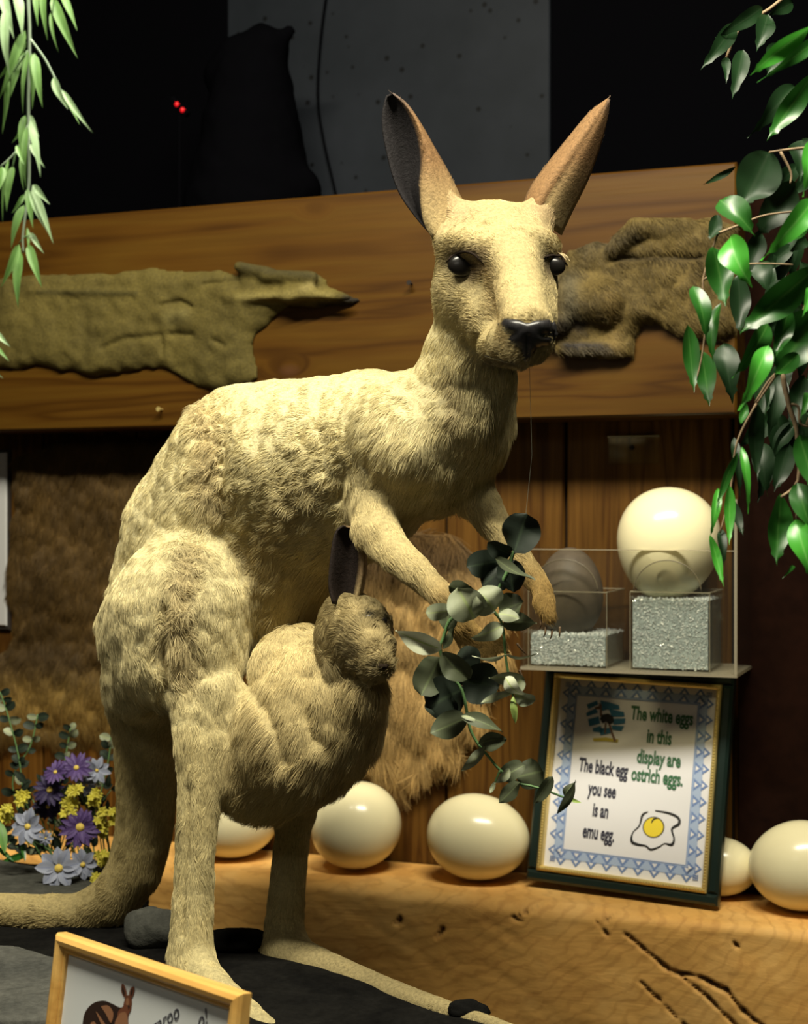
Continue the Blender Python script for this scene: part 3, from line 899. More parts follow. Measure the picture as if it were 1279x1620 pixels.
def build_ear(name, L, Fo, R, Y, parent, tipy, seed, hair=True, colr=TAN, inner=EAR_IN, allfur=False, **kw):
    v, q, cl, mt = ear(name, L, Fo, R, Y, parent, **kw)
    pj = px_of(v)
    c = np.where(cl[:, None] == 0, np.array(inner), np.array(colr))
    basef = np.clip((pj[:, 1]-tipy[1])/(tipy[2]-tipy[1]), 0, 1)[:, None]
    c = np.where(cl[:, None] == 1, c*(1-basef*0.7)+np.array(FACE)*basef*0.7, c)
    tipf = np.clip((tipy[0]-pj[:, 1])/40, 0, 1)[:, None]
    c = np.where(cl[:, None] == 1, c*(1-tipf*0.85)+np.array((0.07, 0.06, 0.06))*tipf*0.85, c)
    o = mesh(name, v, q, M['skin'], parent, True, attrs={'col': ('FLOAT_COLOR', np.concatenate([c, np.ones((len(c), 1))], 1))})
    sm = o.modifiers.new('thick', 'SOLIDIFY'); sm.thickness = 0.0022; sm.offset = 0
    n_ = vnormals(v, q)
    view = np.array([0, 0, CZ])-v; s_ = np.sign((n_*view).sum(1)); s_[s_ == 0] = 1
    n_ = n_*s_[:, None]
    if hair:
        keep = (cl[q].min(1) == 1) | allfur
        tipv = P(*tipy[3], Y); bas = P(*tipy[4], Y); fl = (tipv-bas)/np.linalg.norm(tipv-bas)
        qs = q[keep]
        def cf(p):
            d = px_of(p); b_ = np.clip((d[:, 1]-tipy[1])/(tipy[2]-tipy[1]), 0, 1)[:, None]; tf = np.clip((tipy[0]-d[:, 1])/40, 0, 1)[:, None]
            c_ = np.array(colr)*(1-b_*0.7)+np.array(FACE)*b_*0.7
            return c_*(1-tf*0.8)+np.array((0.07, 0.06, 0.06))*tf*0.8
        fur('ear_fur', v, qs, n_, cf, lambda p: np.tile(fl, (len(p), 1)), lambda p: np.full(len(p), 0.005), hair if hair > 1 else 9000, o, M['fur'], rad=0.0002, lift=0.3, cull=-2, seed=seed, droop=0)
    return o


build_ear('ear', [(690, 378), (660, 345), (630, 300), (612, 240), (605, 190), (612, 152), (622, 148)],
          [(688, 380), (672, 350), (668, 300), (672, 250), (664, 205), (645, 170), (622, 148)],
          [(745, 345), (728, 310), (708, 270), (688, 235), (668, 200), (645, 166), (622, 148)], 1.635, roo,
          (190, 250, 370, (625, 150), (710, 350)), 21, hair=9000, depth=(0.008, 0.028, -0.012, 0.012))
build_ear('ear', [(822, 345), (838, 300), (868, 258), (900, 218), (932, 180), (962, 157)],
          [(850, 345), (872, 305), (900, 262), (925, 222), (948, 186), (962, 157)],
          [(888, 372), (905, 335), (930, 285), (948, 235), (960, 190), (964, 157)], 1.645, roo,
          (185, 250, 360, (962, 158), (850, 340)), 22, hair=12000, inner=TAN, allfur=True, depth=(0.022, -0.016, -0.014, 0.022))


def eye(name, sf, px, py, r, Y_in, parent, rim=True):
    h, n_ = sf.hit(px, py)
    c = h+np.array([0, r*Y_in*0.55, 0])
    ph = np.linspace(0, math.pi, 14); th = np.linspace(0, 2*math.pi, 25)[:-1]
    v = [c+r*np.array([math.sin(a)*math.cos(b_)*1.22, math.sin(a)*math.sin(b_)*0.55, math.cos(a)*0.88]) for a in ph for b_ in th]
    f = [(i*24+k, (i+1)*24+k, (i+1)*24+(k+1) % 24, i*24+(k+1) % 24) for i in range(13) for k in range(24)]
    o = mesh(name, v, f, M['black_gloss'], parent, True)
    if rim:
        b = MB(); pr = r*F/h[1]
        for sgn, hh in ((-1, 0.95),):
            pts = []
            for t in np.linspace(-1, 1, 9):
                x_, y_ = px+t*pr*1.35, py+sgn*pr*hh*(1-t*t)
                hp, _ = sf.hit(x_, y_)
                if hp is None or abs(hp[1]-h[1]) > 0.03: hp = P(x_, y_, h[1]+abs(t)*0.004)
                pts.append(np.array([hp[0], min(hp[1], h[1]+0.003), hp[2]])+np.array([0, -0.001, 0]))
            b.tube(pts, [0.0006]+[0.0017]*7+[0.0006], 6)
        b.build('eyelid', plain('eyelid_dark', (0.022, 0.015, 0.010), 0.9, 0.1) if 'eyelid_dark' not in bpy.data.materials else bpy.data.materials['eyelid_dark'], o, True)
    return o


eye('eye', RS, 736, 419, 0.0148, 0.25, roo)
eye('eye', RS, 874, 421, 0.0118, 0.30, roo)

# nose pad: black leather moulded over the tip of the muzzle, with nostril hollows and a philtrum
def nose_pad():
    out = [(787, 512), (797, 501), (820, 504), (835, 509), (850, 505), (870, 503), (881, 511), (883, 530), (874, 547), (852, 552), (845, 562), (842, 577), (828, 578), (825, 565), (822, 553), (806, 545), (794, 532)]
    poly = np.array(out, float)
    xs = np.arange(786, 884, 1.5); ys = np.arange(500, 582, 1.5)
    X, Yp = np.meshgrid(xs, ys, indexing='ij')
    d = poly_sdf(np.stack([X, Yp], -1), poly)
    idx = -np.ones(X.shape, int); v = []; 
    for i in range(len(xs)):
        for j in range(len(ys)):
            if d[i, j] < 1.0:
                h, n_ = RS.hit(X[i, j], Yp[i, j])
                if h is None or h[1] > 1.50: h = P(X[i, j], Yp[i, j], 1.475)
                bul = 0.007*(1-math.exp(-max(0, -d[i, j]-0.5)/5))-0.0015
                for nx, ny in ((806, 530), (864, 531)):
                    e = ((X[i, j]-nx)/9)**2+((Yp[i, j]-ny)/6)**2
                    bul -= 0.005*math.exp(-e)
                bul -= 0.003*math.exp(-((X[i, j]-835)/2.5)**2)*(Yp[i, j] > 530)
                v.append(h+np.array([0, -1, 0.1])*bul); idx[i, j] = len(v)-1
    q = [(idx[i, j], idx[i, j+1], idx[i+1, j+1], idx[i+1, j]) for i in range(len(xs)-1) for j in range(len(ys)-1)
         if min(idx[i, j], idx[i, j+1], idx[i+1, j+1], idx[i+1, j]) >= 0]
    return v, q


nv, nq = nose_pad()
o = mesh('nose', nv, nq, M['nose'], roo, True)
sm = o.modifiers.new('s', 'SMOOTH'); sm.iterations = 3
# mouth line
b = MB(); pts = []
for x, y in [(768, 566), (782, 570), (800, 575), (815, 578), (835, 579), (855, 575), (866, 566)]:
    h, _ = RS.hit(x, y-3); pts.append((h if h is not None else P(x, y, 1.50))+np.array([0, -0.0005, 0]))
b.tube(spline(pts, 3), 0.0011, 6); b.build('mouth', M['nose'], roo, True)
# whisker-like lashes over the far eye and claws
b = MB()
for (x0, y0, x1, y1) in [(876, 398, 903, 414), (880, 400, 900, 409), (872, 396, 897, 412)]:
    b.tube(spline([P(x0, y0, 1.60), P((x0+x1)/2+3, (y0+y1)/2-2, 1.59), P(x1, y1, 1.585)], 4), [0.0006]*8+[0.0002], 5)
b.build('eyelash', plain('lash', (0.35, 0.27, 0.14), 0.7), roo, True)
claw = plain('claw_horn', (0.16, 0.10, 0.05), 0.5)
for x0, y0, x1, y1, Y in [(730, 1088, 726, 1108, 1.60), (760, 1098, 761, 1119, 1.60), (796, 1083, 802, 1104, 1.60), (822, 1064, 832, 1084, 1.60), (818, 1022, 834, 1036, 1.60),
                          (886, 996, 884, 1010, 1.66), (874, 1000, 870, 1012, 1.66), (864, 996, 860, 1008, 1.66), (856, 983, 854, 995, 1.66)]:
    b = MB(); b.tube(spline([P(x0, y0-4, Y), P((x0+x1)/2+1, (y0+y1)/2, Y-0.002), P(x1, y1, Y+0.002)], 4), list(np.linspace(0.0016, 0.0003, 9)), 7)
    b.build('claw', claw, roo, True)
for x0, y0, x1, y1, Y in [(812, 1634, 850, 1646, 1.545)]:
    b = MB(); b.tube([P(x0, y0, Y), P((x0+x1)/2, (y0+y1)/2-2, Y-0.01), P(x1, y1, Y-0.02)], [0.006, 0.004, 0.0006], 8); b.build('claw', claw, roo, True)

# ---------------------------------------------------------------- joey in the pouch
JC = (0.40, 0.32, 0.15)  # fur colour lowered; the shade on the joey is painted in
jp = chain([(545, 1110, 1.735, 38), (552, 1050, 1.725, 50), (550, 1000, 1.725, 44)], 0.02, JC, 0.014, -1)
jp += chain([(552, 972, 1.715, 38), (572, 990, 1.69, 40)], 0.02, JC, 0.010, -1)
jp += chain([(578, 992, 1.685, 34), (598, 1024, 1.655, 27), (604, 1046, 1.642, 20)], 0.02, JC, 0.008, -1)
jp += chain([(566, 1020, 1.70, 38), (592, 1056, 1.665, 20)], 0.02, JC, 0.012, -1)
jv, jq = sdf_mesh(jp, 0.003); jn = vnormals(jv, jq)
jv = jv+jn*(0.0015*fbm(jv, 40, 2))[:, None]
joey = empty('joey', P(548, 1100, 1.735))
tag(joey, 'young kangaroo with a tall dark ear peeking out of the pouch', 'joey')
mesh('body', jv, jq, M['skin'], joey, True, attrs={'col': ('FLOAT_COLOR', np.tile(np.array([*JC, 1.0]), (len(jv), 1)))})
def joey_col(p):
    c = blend(p, jp)[0]; q = px_of(p); m = np.clip(near_line(q, [(580, 976), (584, 977)], 7)+near_line(q, [(606, 979), (608, 981)], 5)+0.8*near_line(q, [(602, 1054), (608, 1054)], 5), 0, 1)[:, None]
    return c*(1-m*0.95)


fur('coat', jv, jq, jn, joey_col, lambda p: blend(p, jp)[1], lambda p: blend(p, jp)[2], 60000, joey, M['fur'], rad=0.00028, seed=8, lift=0.55, clump=0.9)
build_ear('ear', [(527, 955), (521, 925), (524, 880), (530, 845), (541, 833), (548, 833)],
          [(560, 958), (568, 925), (573, 890), (569, 858), (558, 838), (548, 833)],
          [(566, 960), (576, 925), (580, 890), (575, 858), (562, 838), (548, 833)], 1.69, joey,
          (835, 900, 960, (548, 834), (545, 955)), 31, hair=2500, inner=(0.02, 0.013, 0.010), colr=(0.30, 0.20, 0.10), depth=(-0.004, 0.020, -0.002, 0.014))
JS = Surf(jv, jq)
eye('eye', JS, 583, 978, 0.0048, 0.5, joey, False); eye('eye', JS, 606, 982, 0.0042, 0.6, joey, False)
h, _ = JS.hit(606, 1054)
if h is not None:
    b = MB(); c0 = h
    for a in np.linspace(0, math.pi, 7)[:-1]:
        pass
    b.tube([c0+np.array([-0.006, 0.002, 0.001]), c0+np.array([-0.003, -0.002, 0]), c0+np.array([0.003, -0.002, 0]), c0+np.array([0.006, 0.002, 0.001])], [0.0015, 0.003, 0.003, 0.0015], 8)
    b.build('nose', bpy.data.materials['eyelid_dark'], joey, True)

# ================================================================== PELTS ON THE WALL
def in_wall(v): return l2w(v)


def hide(name, outline, d0, thick, col, cell, label, cat, cones=(), folds=(), nz=0.006, seed=0, dabs=(), fur_n=0, fur_len=0.02, flow=(0, -1), mat='skin', lumps=0.6, rad=0.0004, edge=0.012):
    """a dried skin lying against a wall plane at distance d0: outline in photo pixels of that plane, raised cones (px, py, r_px, out) and fold lines"""
    poly = np.array([WL(x, y, d0)[[0, 2]] for x, y in outline])
    lo = poly.min(0)-0.03; hi = poly.max(0)+0.03; h = cell
    xs = np.arange(lo[0], hi[0], h); zs = np.arange(lo[1], hi[1], h); ds = np.arange(-0.012, thick*2.2+0.05, h)
    X, Dd, Z = np.meshgrid(xs, ds, zs, indexing='ij')
    p2 = np.stack([X, Z], -1)[:, 0]
    s2 = poly_sdf(p2, poly)
    p3 = np.stack([p2[..., 0], p2[..., 0]*0, p2[..., 1]], -1)
    s2 = s2+fbm(p3, 26, 3, seed)*nz*1.2
    hgt = thick*(1-np.exp(-np.maximum(0, -s2)/edge))*(1+lumps*fbm(p3, 11, 3, seed+3))+0.0022*fbm(p3, 60, 2, seed+6)
    for pl, wd, amt in folds:
        q = np.array([WL(x, y, d0)[[0, 2]] for x, y in pl]); dd = np.full(s2.shape, 1e9)
        for a, b_ in zip(q[:-1], q[1:]):
            e = b_-a; t = np.clip(((p2-a)@e)/(e@e+1e-12), 0, 1); dd = np.minimum(dd, np.linalg.norm(p2-a-t[..., None]*e, axis=-1))
        hgt = hgt+amt*0.55*np.exp(-(dd/(wd/F*2.4))**2)
    f = np.maximum(np.maximum(s2[:, None]*0.8, (Dd-hgt[:, None])*0.8), -0.002-Dd)
    for (xa, ya, ra, oa), (xb, yb, rb, ob) in cones:
        A = WL(xa, ya, d0); B = WL(xb, yb, d0)
        c = dict(a=np.array([A[0], oa, A[2]]), b=np.array([B[0], ob, B[2]]), ra=ra/F*2.35, rb=rb/F*2.35)
        d = pdist(np.stack([X, Dd, Z], -1), c); k = 0.012
        hh = np.clip(0.5+0.5*(f-d)/k, 0, 1); f = f*(1-hh)+d*hh-k*hh*(1-hh)
    f = np.maximum(f, -0.002-Dd)
    v, q = polygonize(f.astype(np.float32), lo[0], ds[0], lo[1], h)
    v = l2w(np.stack([v[:, 0], -(v[:, 1]+d0+0.003), v[:, 2]], -1)); q = q[:, ::-1]
    a, b_, c_ = v[q[:, 0]], v[q[:, 1]], v[q[:, 2]]
    if (np.cross(b_-a, c_-a)*(a-v.mean(0))).sum() < 0: q = q[:, ::-1]
    n_ = vnormals(v, q)
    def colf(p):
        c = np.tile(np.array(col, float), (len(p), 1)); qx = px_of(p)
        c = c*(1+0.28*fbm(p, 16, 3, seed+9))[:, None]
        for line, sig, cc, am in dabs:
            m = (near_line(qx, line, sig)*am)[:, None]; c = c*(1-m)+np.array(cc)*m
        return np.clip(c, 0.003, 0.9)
    cv = colf(v)
    loc = v.mean(0)
    o = mesh(name, v, q, M[mat], None, True, attrs={'col': ('FLOAT_COLOR', np.concatenate([cv, np.ones((len(cv), 1))], 1))}, loc=loc)
    tag(o, label, cat)
    if fur_n:
        fl0 = np.array([flow[0]*CA, -flow[0]*SA, flow[1]]); fl0 = fl0/np.linalg.norm(fl0)
        fur('fur', v, q, n_, colf, lambda p: np.tile(fl0, (len(p), 1)), lambda p: np.full(len(p), fur_len), fur_n, o, M['hidefur'], rad=rad, lift=0.3, cull=0.0, seed=seed+5, droop=0.15)
    return o


OL = (0.105, 0.082, 0.019)
hide('dried_skin', [(-170, 470), (-150, 452), (-60, 445), (60, 438), (150, 432), (240, 426), (330, 428), (375, 432), (385, 418), (425, 426), (440, 428), (490, 430), (515, 445), (518, 455), (556, 470), (574, 474), (560, 482), (510, 484), (480, 484), (455, 492), (430, 505), (405, 525), (398, 545), (405, 575), (412, 600), (350, 622), (315, 612), (285, 588), (250, 582), (190, 590), (130, 592), (60, 582), (-60, 584), (-120, 575), (-165, 560), (-150, 520)],
     BOARD_T, 0.012, OL, 0.0035, 'flat olive dried animal skin with a narrow dark-tipped snout on the pine board', 'animal skin',
     cones=[((370, 474, 7, 0.014), (470, 470, 7, 0.026)), ((470, 470, 14, 0.02), (500, 466, 10, 0.026)), ((500, 468, 8, 0.024), (560, 474, 5, 0.022)), ((385, 424, 8, 0.012), (425, 432, 8, 0.012)), ((430, 438, 9, 0.015), (505, 442, 9, 0.022))],
     folds=[([(262, 485), (290, 478), (310, 487)], 4, -0.012), ([(275, 530), (310, 532)], 5, -0.010), ([(170, 552), (205, 538), (260, 532), (262, 560)], 5, -0.010), ([(60, 462), (220, 465)], 6, 0.006), ([(330, 452), (380, 446)], 4, -0.010), ([(345, 540), (360, 548)], 4, -0.008), ([(265, 500), (300, 500)], 12, 0.010)],
     seed=3, nz=0.004, lumps=0.45, edge=0.008,
     dabs=[([(380, 474), (440, 470), (480, 466), (520, 470)], 9, (0.27, 0.22, 0.07), 0.85), ([(480, 456), (495, 450)], 7, (0.27, 0.22, 0.08), 0.7), ([(548, 474), (575, 476)], 9, (0.015, 0.012, 0.01), 0.97), ([(505, 482), (545, 482)], 4, (0.02, 0.015, 0.01), 0.9), ([(385, 420), (425, 428), (500, 435)], 9, (0.04, 0.034, 0.014), 0.7), ([(270, 505), (285, 500)], 14, (0.20, 0.17, 0.06), 0.5), ([(60, 462), (215, 464)], 4, (0.05, 0.043, 0.013), 0.6)])
GB = (0.125, 0.088, 0.026)
right = hide('dried_skin', [(895, 392), (920, 390), (945, 382), (965, 390), (975, 372), (1000, 352), (1040, 346), (1100, 348), (1150, 352), (1166, 356), (1166, 520), (1140, 535), (1080, 528), (1040, 512), (1015, 515), (1000, 530), (1000, 560), (960, 568), (900, 560), (878, 550), (882, 470)],
     BOARD_T, 0.016, GB, 0.0035, 'grey-brown furry skin with a flat dark nose mounted on the board behind the leaves', 'animal skin',
     cones=[((905, 480, 26, 0.010), (960, 480, 34, 0.012)), ((870, 512, 12, 0.03), (896, 512, 13, 0.026)), ((975, 395, 10, 0.014), (1010, 365, 10, 0.018)), ((1010, 362, 11, 0.018), (1090, 360, 11, 0.014)), ((890, 554, 5, 0.02), (980, 554, 6, 0.012))],
     folds=[([(970, 412), (1040, 408), (1110, 410)], 5, -0.014), ([(1000, 470), (1000, 540)], 4, 0.006), ([(1020, 490), (1060, 515)], 5, 0.008)],
     seed=12, nz=0.004, lumps=0.5, edge=0.008, fur_n=16000, fur_len=0.009, flow=(0.6, -0.8),
     dabs=[([(868, 512), (915, 512)], 18, (0.020, 0.014, 0.009), 0.95), ([(890, 545), (960, 547)], 5, (0.03, 0.028, 0.03), 0.9), ([(890, 556), (975, 554)], 4, (0.16, 0.14, 0.11), 0.7), ([(965, 470), (975, 560)], 14, (0.22, 0.15, 0.05), 0.5), ([(975, 410), (1110, 408)], 6, (0.03, 0.022, 0.01), 0.8), ([(920, 392), (1000, 370)], 14, (0.045, 0.038, 0.025), 0.6), ([(900, 440), (900, 490)], 18, (0.09, 0.085, 0.06), 0.6)])
p0 = WP(933, 479, BOARD_T+0.034)
b = MB(); b.tube([p0+np.array([-0.005, 0, 0.001]), p0+np.array([0, -0.002, 0]), p0+np.array([0.006, 0, -0.001])], [0.002, 0.004, 0.002], 8)
b.build('eye', M['nose'], right, True)

hide('fur_pelt', [(22, 730), (40, 712), (85, 700), (110, 684), (300, 684), (420, 700), (420, 1000), (330, 1060), (270, 1120), (215, 1180), (150, 1178), (95, 1190), (80, 1160), (-10, 1190), (-60, 1150), (-60, 1045), (-15, 1035), (14, 1020), (26, 1000), (12, 940), (14, 880), (22, 820)],
     0.0, 0.014, (0.085, 0.048, 0.011), 0.0055, 'dark brown fur pelt hanging on the planks behind the rump', 'pelt', seed=21, nz=0.008, fur_n=60000, fur_len=0.018, flow=(-0.15, -1), rad=0.00045,
     dabs=[([(20, 1110), (100, 1110), (170, 1120)], 45, (0.34, 0.215, 0.055), 0.75), ([(0, 1030), (120, 1040)], 25, (0.04, 0.025, 0.01), 0.5)])  # golden dab paints the lit lower part of the pelt
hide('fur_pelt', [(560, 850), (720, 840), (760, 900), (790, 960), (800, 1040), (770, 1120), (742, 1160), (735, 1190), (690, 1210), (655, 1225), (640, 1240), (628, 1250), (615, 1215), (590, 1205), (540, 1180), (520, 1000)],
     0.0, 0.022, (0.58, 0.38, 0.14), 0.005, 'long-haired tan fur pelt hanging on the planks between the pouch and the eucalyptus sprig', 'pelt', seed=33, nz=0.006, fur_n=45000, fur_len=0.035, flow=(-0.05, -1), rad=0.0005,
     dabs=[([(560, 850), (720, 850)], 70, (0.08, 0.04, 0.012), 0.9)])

# ================================================================== EGGS
def egg_shape(a, bb_, asym=0.12, n=28, m=40):
    v = []
    for i in range(n+1):
        t = math.pi*i/n; x = a*math.cos(t); r = bb_*math.sin(t)*(1+asym*math.cos(t)*0.5)
        for k in range(m):
            v.append((r*math.cos(2*math.pi*k/m), r*math.sin(2*math.pi*k/m), x))
    f = []
    for i in range(n):
        for k in range(m): f.append((i*m+k, i*m+(k+1) % m, (i+1)*m+(k+1) % m, (i+1)*m+k))
    return v, f


def egg(center, a, b_, rot, label, mat, group=None, asym=0.1, name='ostrich_egg', rest=None):
    v, f = egg_shape(a, b_, asym)
    Rm = Matrix.Rotation(rot[2], 3, 'Z') @ Matrix.Rotation(rot[1], 3, 'Y') @ Matrix.Rotation(rot[0], 3, 'X')
    v = np.array(v) @ np.array(Rm).T
    c = np.array(center, float)
    if rest is not None: c[2] = rest-v[:, 2].min()+0.0003
    o = mesh(name, v+c, f, mat, None, True, loc=c)
    return tag(o, label, 'egg', group)


def on_ledge(px, d):           # world point of the ledge top under a pixel column at distance d from the wall
    return WP(px, 810, d)


def lz(px, d, lift=0.0):
    p = WP(px, 810, d); p[2] = LEDGE_Z+lift; return p


GR = 'ostrich eggs along the timber ledge'
R90 = math.pi/2
egg(lz(366, 0.080), 0.078, 0.066, (0, R90*0.93, 0.2), 'cream ostrich egg on the ledge half hidden behind the near hind leg', M['egg'], GR, rest=LEDGE_Z)
egg(lz(563, 0.080), 0.0715, 0.066, (0, R90*0.72, -0.35), 'cream ostrich egg on the ledge right of the pouch, under the hanging pelt', M['egg'], GR, rest=LEDGE_Z)
egg(lz(757, 0.078), 0.0785, 0.0635, (0, -R90*0.96, -0.36), 'cream ostrich egg on the ledge against the left side of the framed sign', M['egg'], GR, rest=LEDGE_Z)
egg(lz(1132, 0.045), 0.060, 0.042, (0, R90, -0.36), 'cream ostrich egg mostly hidden behind the right edge of the framed sign', M['egg'], GR, rest=LEDGE_Z)
egg(lz(1266, 0.085), 0.070, 0.0615, (0, R90*0.9, -0.36), 'large cream ostrich egg cut by the right border of the picture', M['egg'], GR, rest=LEDGE_Z)

# ================================================================== ACRYLIC CASE WITH TWO EGGS
CD = 0.155                                 # depth of the case
cl_, cr_ = WL(824, 1062, CD)[0], WL(1167, 1062, CD)[0]
cz0 = WL(1000, 1066, CD)[2]; cz1 = WL(1000, 871, CD)[2]; czt = WL(1150, 790, CD)[2]
org = np.array([(cl_+cr_)/2, 0.0, cz0])
case = empty('acrylic_case', l2w(org), (0, 0, -TA))
tag(case, 'clear acrylic display case fixed to the planks above the framed sign', 'display case')


def cpart(name, u0, u1, d0, d1, z0, z1, mat, par=None, org_=None):
    og = org if org_ is None else org_
    b = MB(); b.box(u0-og[0], u1-og[0], -d1-og[1], -d0-og[1], z0-og[2], z1-og[2])
    return b.build(name, mat, par or case, local=True)


T = 0.004
cpart('bottom_panel', cl_, cr_, 0.002, CD, cz0, cz0+T, M['acrylic_edge'])
cpart('front_panel', cl_+T, cr_-T, CD-T, CD, cz0+T, cz1, M['acrylic'])
cpart('side_panel', cl_, cl_+T, 0.002, CD, cz0+T, cz1, M['acrylic'])
cpart('side_panel', cr_-T, cr_, 0.002, CD, cz0+T, czt, M['acrylic'])
cpart('edge_strip', cr_-T, cr_, CD, CD+0.0015, cz0, czt, M['acrylic_edge'])
cpart('edge_strip', cl_, cr_-T, CD, CD+0.0015, cz0, cz0+T, M['acrylic_edge'])
cpart('edge_strip', cl_+T, cr_-T, CD-T, CD+0.0005, cz1, cz1+0.0012, M['acrylic_edge'])


def cube(px0, px1, pytop, pyfill, label, glabel, eggkw):
    dF = CD-0.015
    u0, u1 = WL(px0, 1055, dF)[0], WL(px1, 1055, dF)[0]; w_ = u1-u0
    z0 = cz0+T+0.0006; zt = WL((px0+px1)/2, pytop, dF)[2]; zf = WL((px0+px1)/2, pyfill, dF)[2]
    d1, d0 = dF, dF-w_
    og = np.array([(u0+u1)/2, -(d0+d1)/2, z0])
    e = empty('acrylic_box', l2w(og), (0, 0, -TA)); tag(e, label, 'box')
    t = 0.0022
    for nm, a in (('front_panel', (u0, u1, d1-t, d1, z0, zt)), ('back_panel', (u0, u1, d0, d0+t, z0, zt)), ('side_panel', (u0, u0+t, d0+t, d1-t, z0, zt)), ('side_panel', (u1-t, u1, d0+t, d1-t, z0, zt)), ('bottom_panel', (u0+t, u1-t, d0+t, d1-t, z0, z0+t))):
        cpart(nm, *a, M['acrylic'], e, og)
    rim = MB()
    for a in ((u0, u1, d1-t, d1), (u0, u1, d0, d0+t), (u0, u0+t, d0+t, d1-t), (u1-t, u1, d0+t, d1-t)):
        rim.box(a[0]-og[0], a[1]-og[0], -a[3]-og[1], -a[2]-og[1], zt-og[2], zt+0.0015-og[2])
    for uu in (u0, u1-0.001):
        rim.box(uu-og[0], uu+0.001-og[0], -d1-0.0008-og[1], -d1-og[1], z0-og[2], zt-og[2])
    rim.build('edge_strip', M['acrylic_edge'], e, local=True)
    # clear half-disc with a dark arc line, outside the case front
    r = w_*0.42; cx = (u0+u1)/2; b = MB(); arc = [(cx+r*math.cos(a), zt+0.001+r*0.95*math.sin(a)) for a in np.linspace(0.05, math.pi-0.05, 26)]
    b.tube([(x-og[0], -(CD+0.0022)-og[1], z-og[2]) for x, z in arc], 0.0007, 6)
    b.build('arc_line', plain('dark_arc', (0.12, 0.10, 0.06), 0.3) if 'dark_arc' not in bpy.data.materials else bpy.data.materials['dark_arc'], e, True, local=True)
    b = MB(); pf = [(x-og[0], -(CD+0.0020)-og[1], z-og[2]) for x, z in arc]; pb = [(x, y+0.001, z) for x, y, z in pf]; n = len(pf)
    b.add(pf+pb, [tuple(range(n)), tuple(range(2*n-1, n-1, -1))]+[(i, i+1, n+i+1, n+i) for i in range(n-1)])
    b.build('half_disc', M['acrylic'], e, local=True)
    # glass chips: a core plus crystals over its faces
    c0 = (u0+t+0.0012, u1-t-0.0012, d0+t+0.0012, d1-t-0.0012, z0+t+0.0005, zf-0.002)
    b = MB(); b.box(c0[0]-og[0], c0[1]-og[0], -c0[3]-og[1], -c0[2]-og[1], c0[4]-og[2], c0[5]-og[2])
    core = b.build('chip_core', M['chipcore'], None, local=True); core.location = e.location; core.rotation_euler = e.rotation_euler
    rng = np.random.default_rng(int(px0)); b = MB()
    def crystal(c, s_):
        q = rng.normal(size=(4, 3)); q /= np.linalg.norm(q, axis=1)[:, None]; q *= s_*(0.6+0.7*rng.random((4, 1)))
        q[:, 1] = np.clip(q[:, 1], -0.0011, 0.003); b.add(q+c, [(0, 1, 2), (0, 2, 3), (0, 3, 1), (1, 3, 2)])
    for _ in range(1500):
        crystal(np.array([rng.uniform(c0[0]+.001, c0[1]-.001)-og[0], -c0[3]-og[1], rng.uniform(c0[4], c0[5])-og[2]]), 0.0024)
    for _ in range(900):
        crystal(np.array([rng.uniform(c0[0]+.001, c0[1]-.001)-og[0], -rng.uniform(c0[2], c0[3])-og[1], c0[5]-og[2]+0.0006]), 0.0034)
    for _ in range(250):
        crystal(np.array([c0[1]-og[0]-.001, -rng.uniform(c0[2], c0[3])-og[1], rng.uniform(c0[4], c0[5])-og[2]]), 0.0012)
    ch = b.build('glass_chips', M['chips'], None, local=True); ch.location = e.location; ch.rotation_euler = e.rotation_euler
    tag(ch, glabel, 'glass chips', kind='stuff'); core.parent = ch; core.location = (0, 0, 0); core.rotation_euler = (0, 0, 0); core['kind'] = 'stuff'
    return l2w(np.array([(u0+u1)/2, -(d0+d1)/2, zf]))


c = cube(836, 961, 937, 1003, 'small clear acrylic box holding the dark emu egg', 'heap of clear glass chips under the dark emu egg', None)
egg(c+np.array([-0.011, 0, 0.062-0.006]), 0.066, 0.0485, (0, 0.0, 0), 'dark brown emu egg standing in glass chips in the left acrylic box', M['emu'], asym=-0.12, name='emu_egg')
c = cube(997, 1124, 938, 948, 'clear acrylic box filled to the rim below the big ostrich egg', 'glass chips filling the right acrylic box to its rim', None)
egg(c+np.array([-0.012, 0.006, 0.081-0.006]), 0.082, 0.073, (0, 0.12, 0), 'largest cream ostrich egg standing upright on the right acrylic box', M['egg'], asym=0.2)

# ================================================================== FRAMED SIGN
A_ = np.array([0.186, 2.248]); B_ = np.array([0.440, 2.111]); SW = 0.2885
yaw = math.atan2(B_[1]-A_[1], B_[0]-A_[0]); mid = (A_+B_)/2
sign = empty('framed_sign', (mid[0], mid[1], LEDGE_Z+0.004), (-math.radians(11.5), math.radians(1.0), yaw))
sign.rotation_mode = 'XYZ'
tag(sign, 'green-black framed notice about ostrich and emu eggs leaning on the planks', 'sign')
SH = 0.322


def sbox(name, x0, x1, y0, y1, z0, z1, mat, par=None, bev=None):
    b = MB()
    if bev: b.bbox(x0, x1, y0, y1, z0, z1, bev)
    else: b.box(x0, x1, y0, y1, z0, z1)
    return b.build(name, mat, par or sign, local=True)


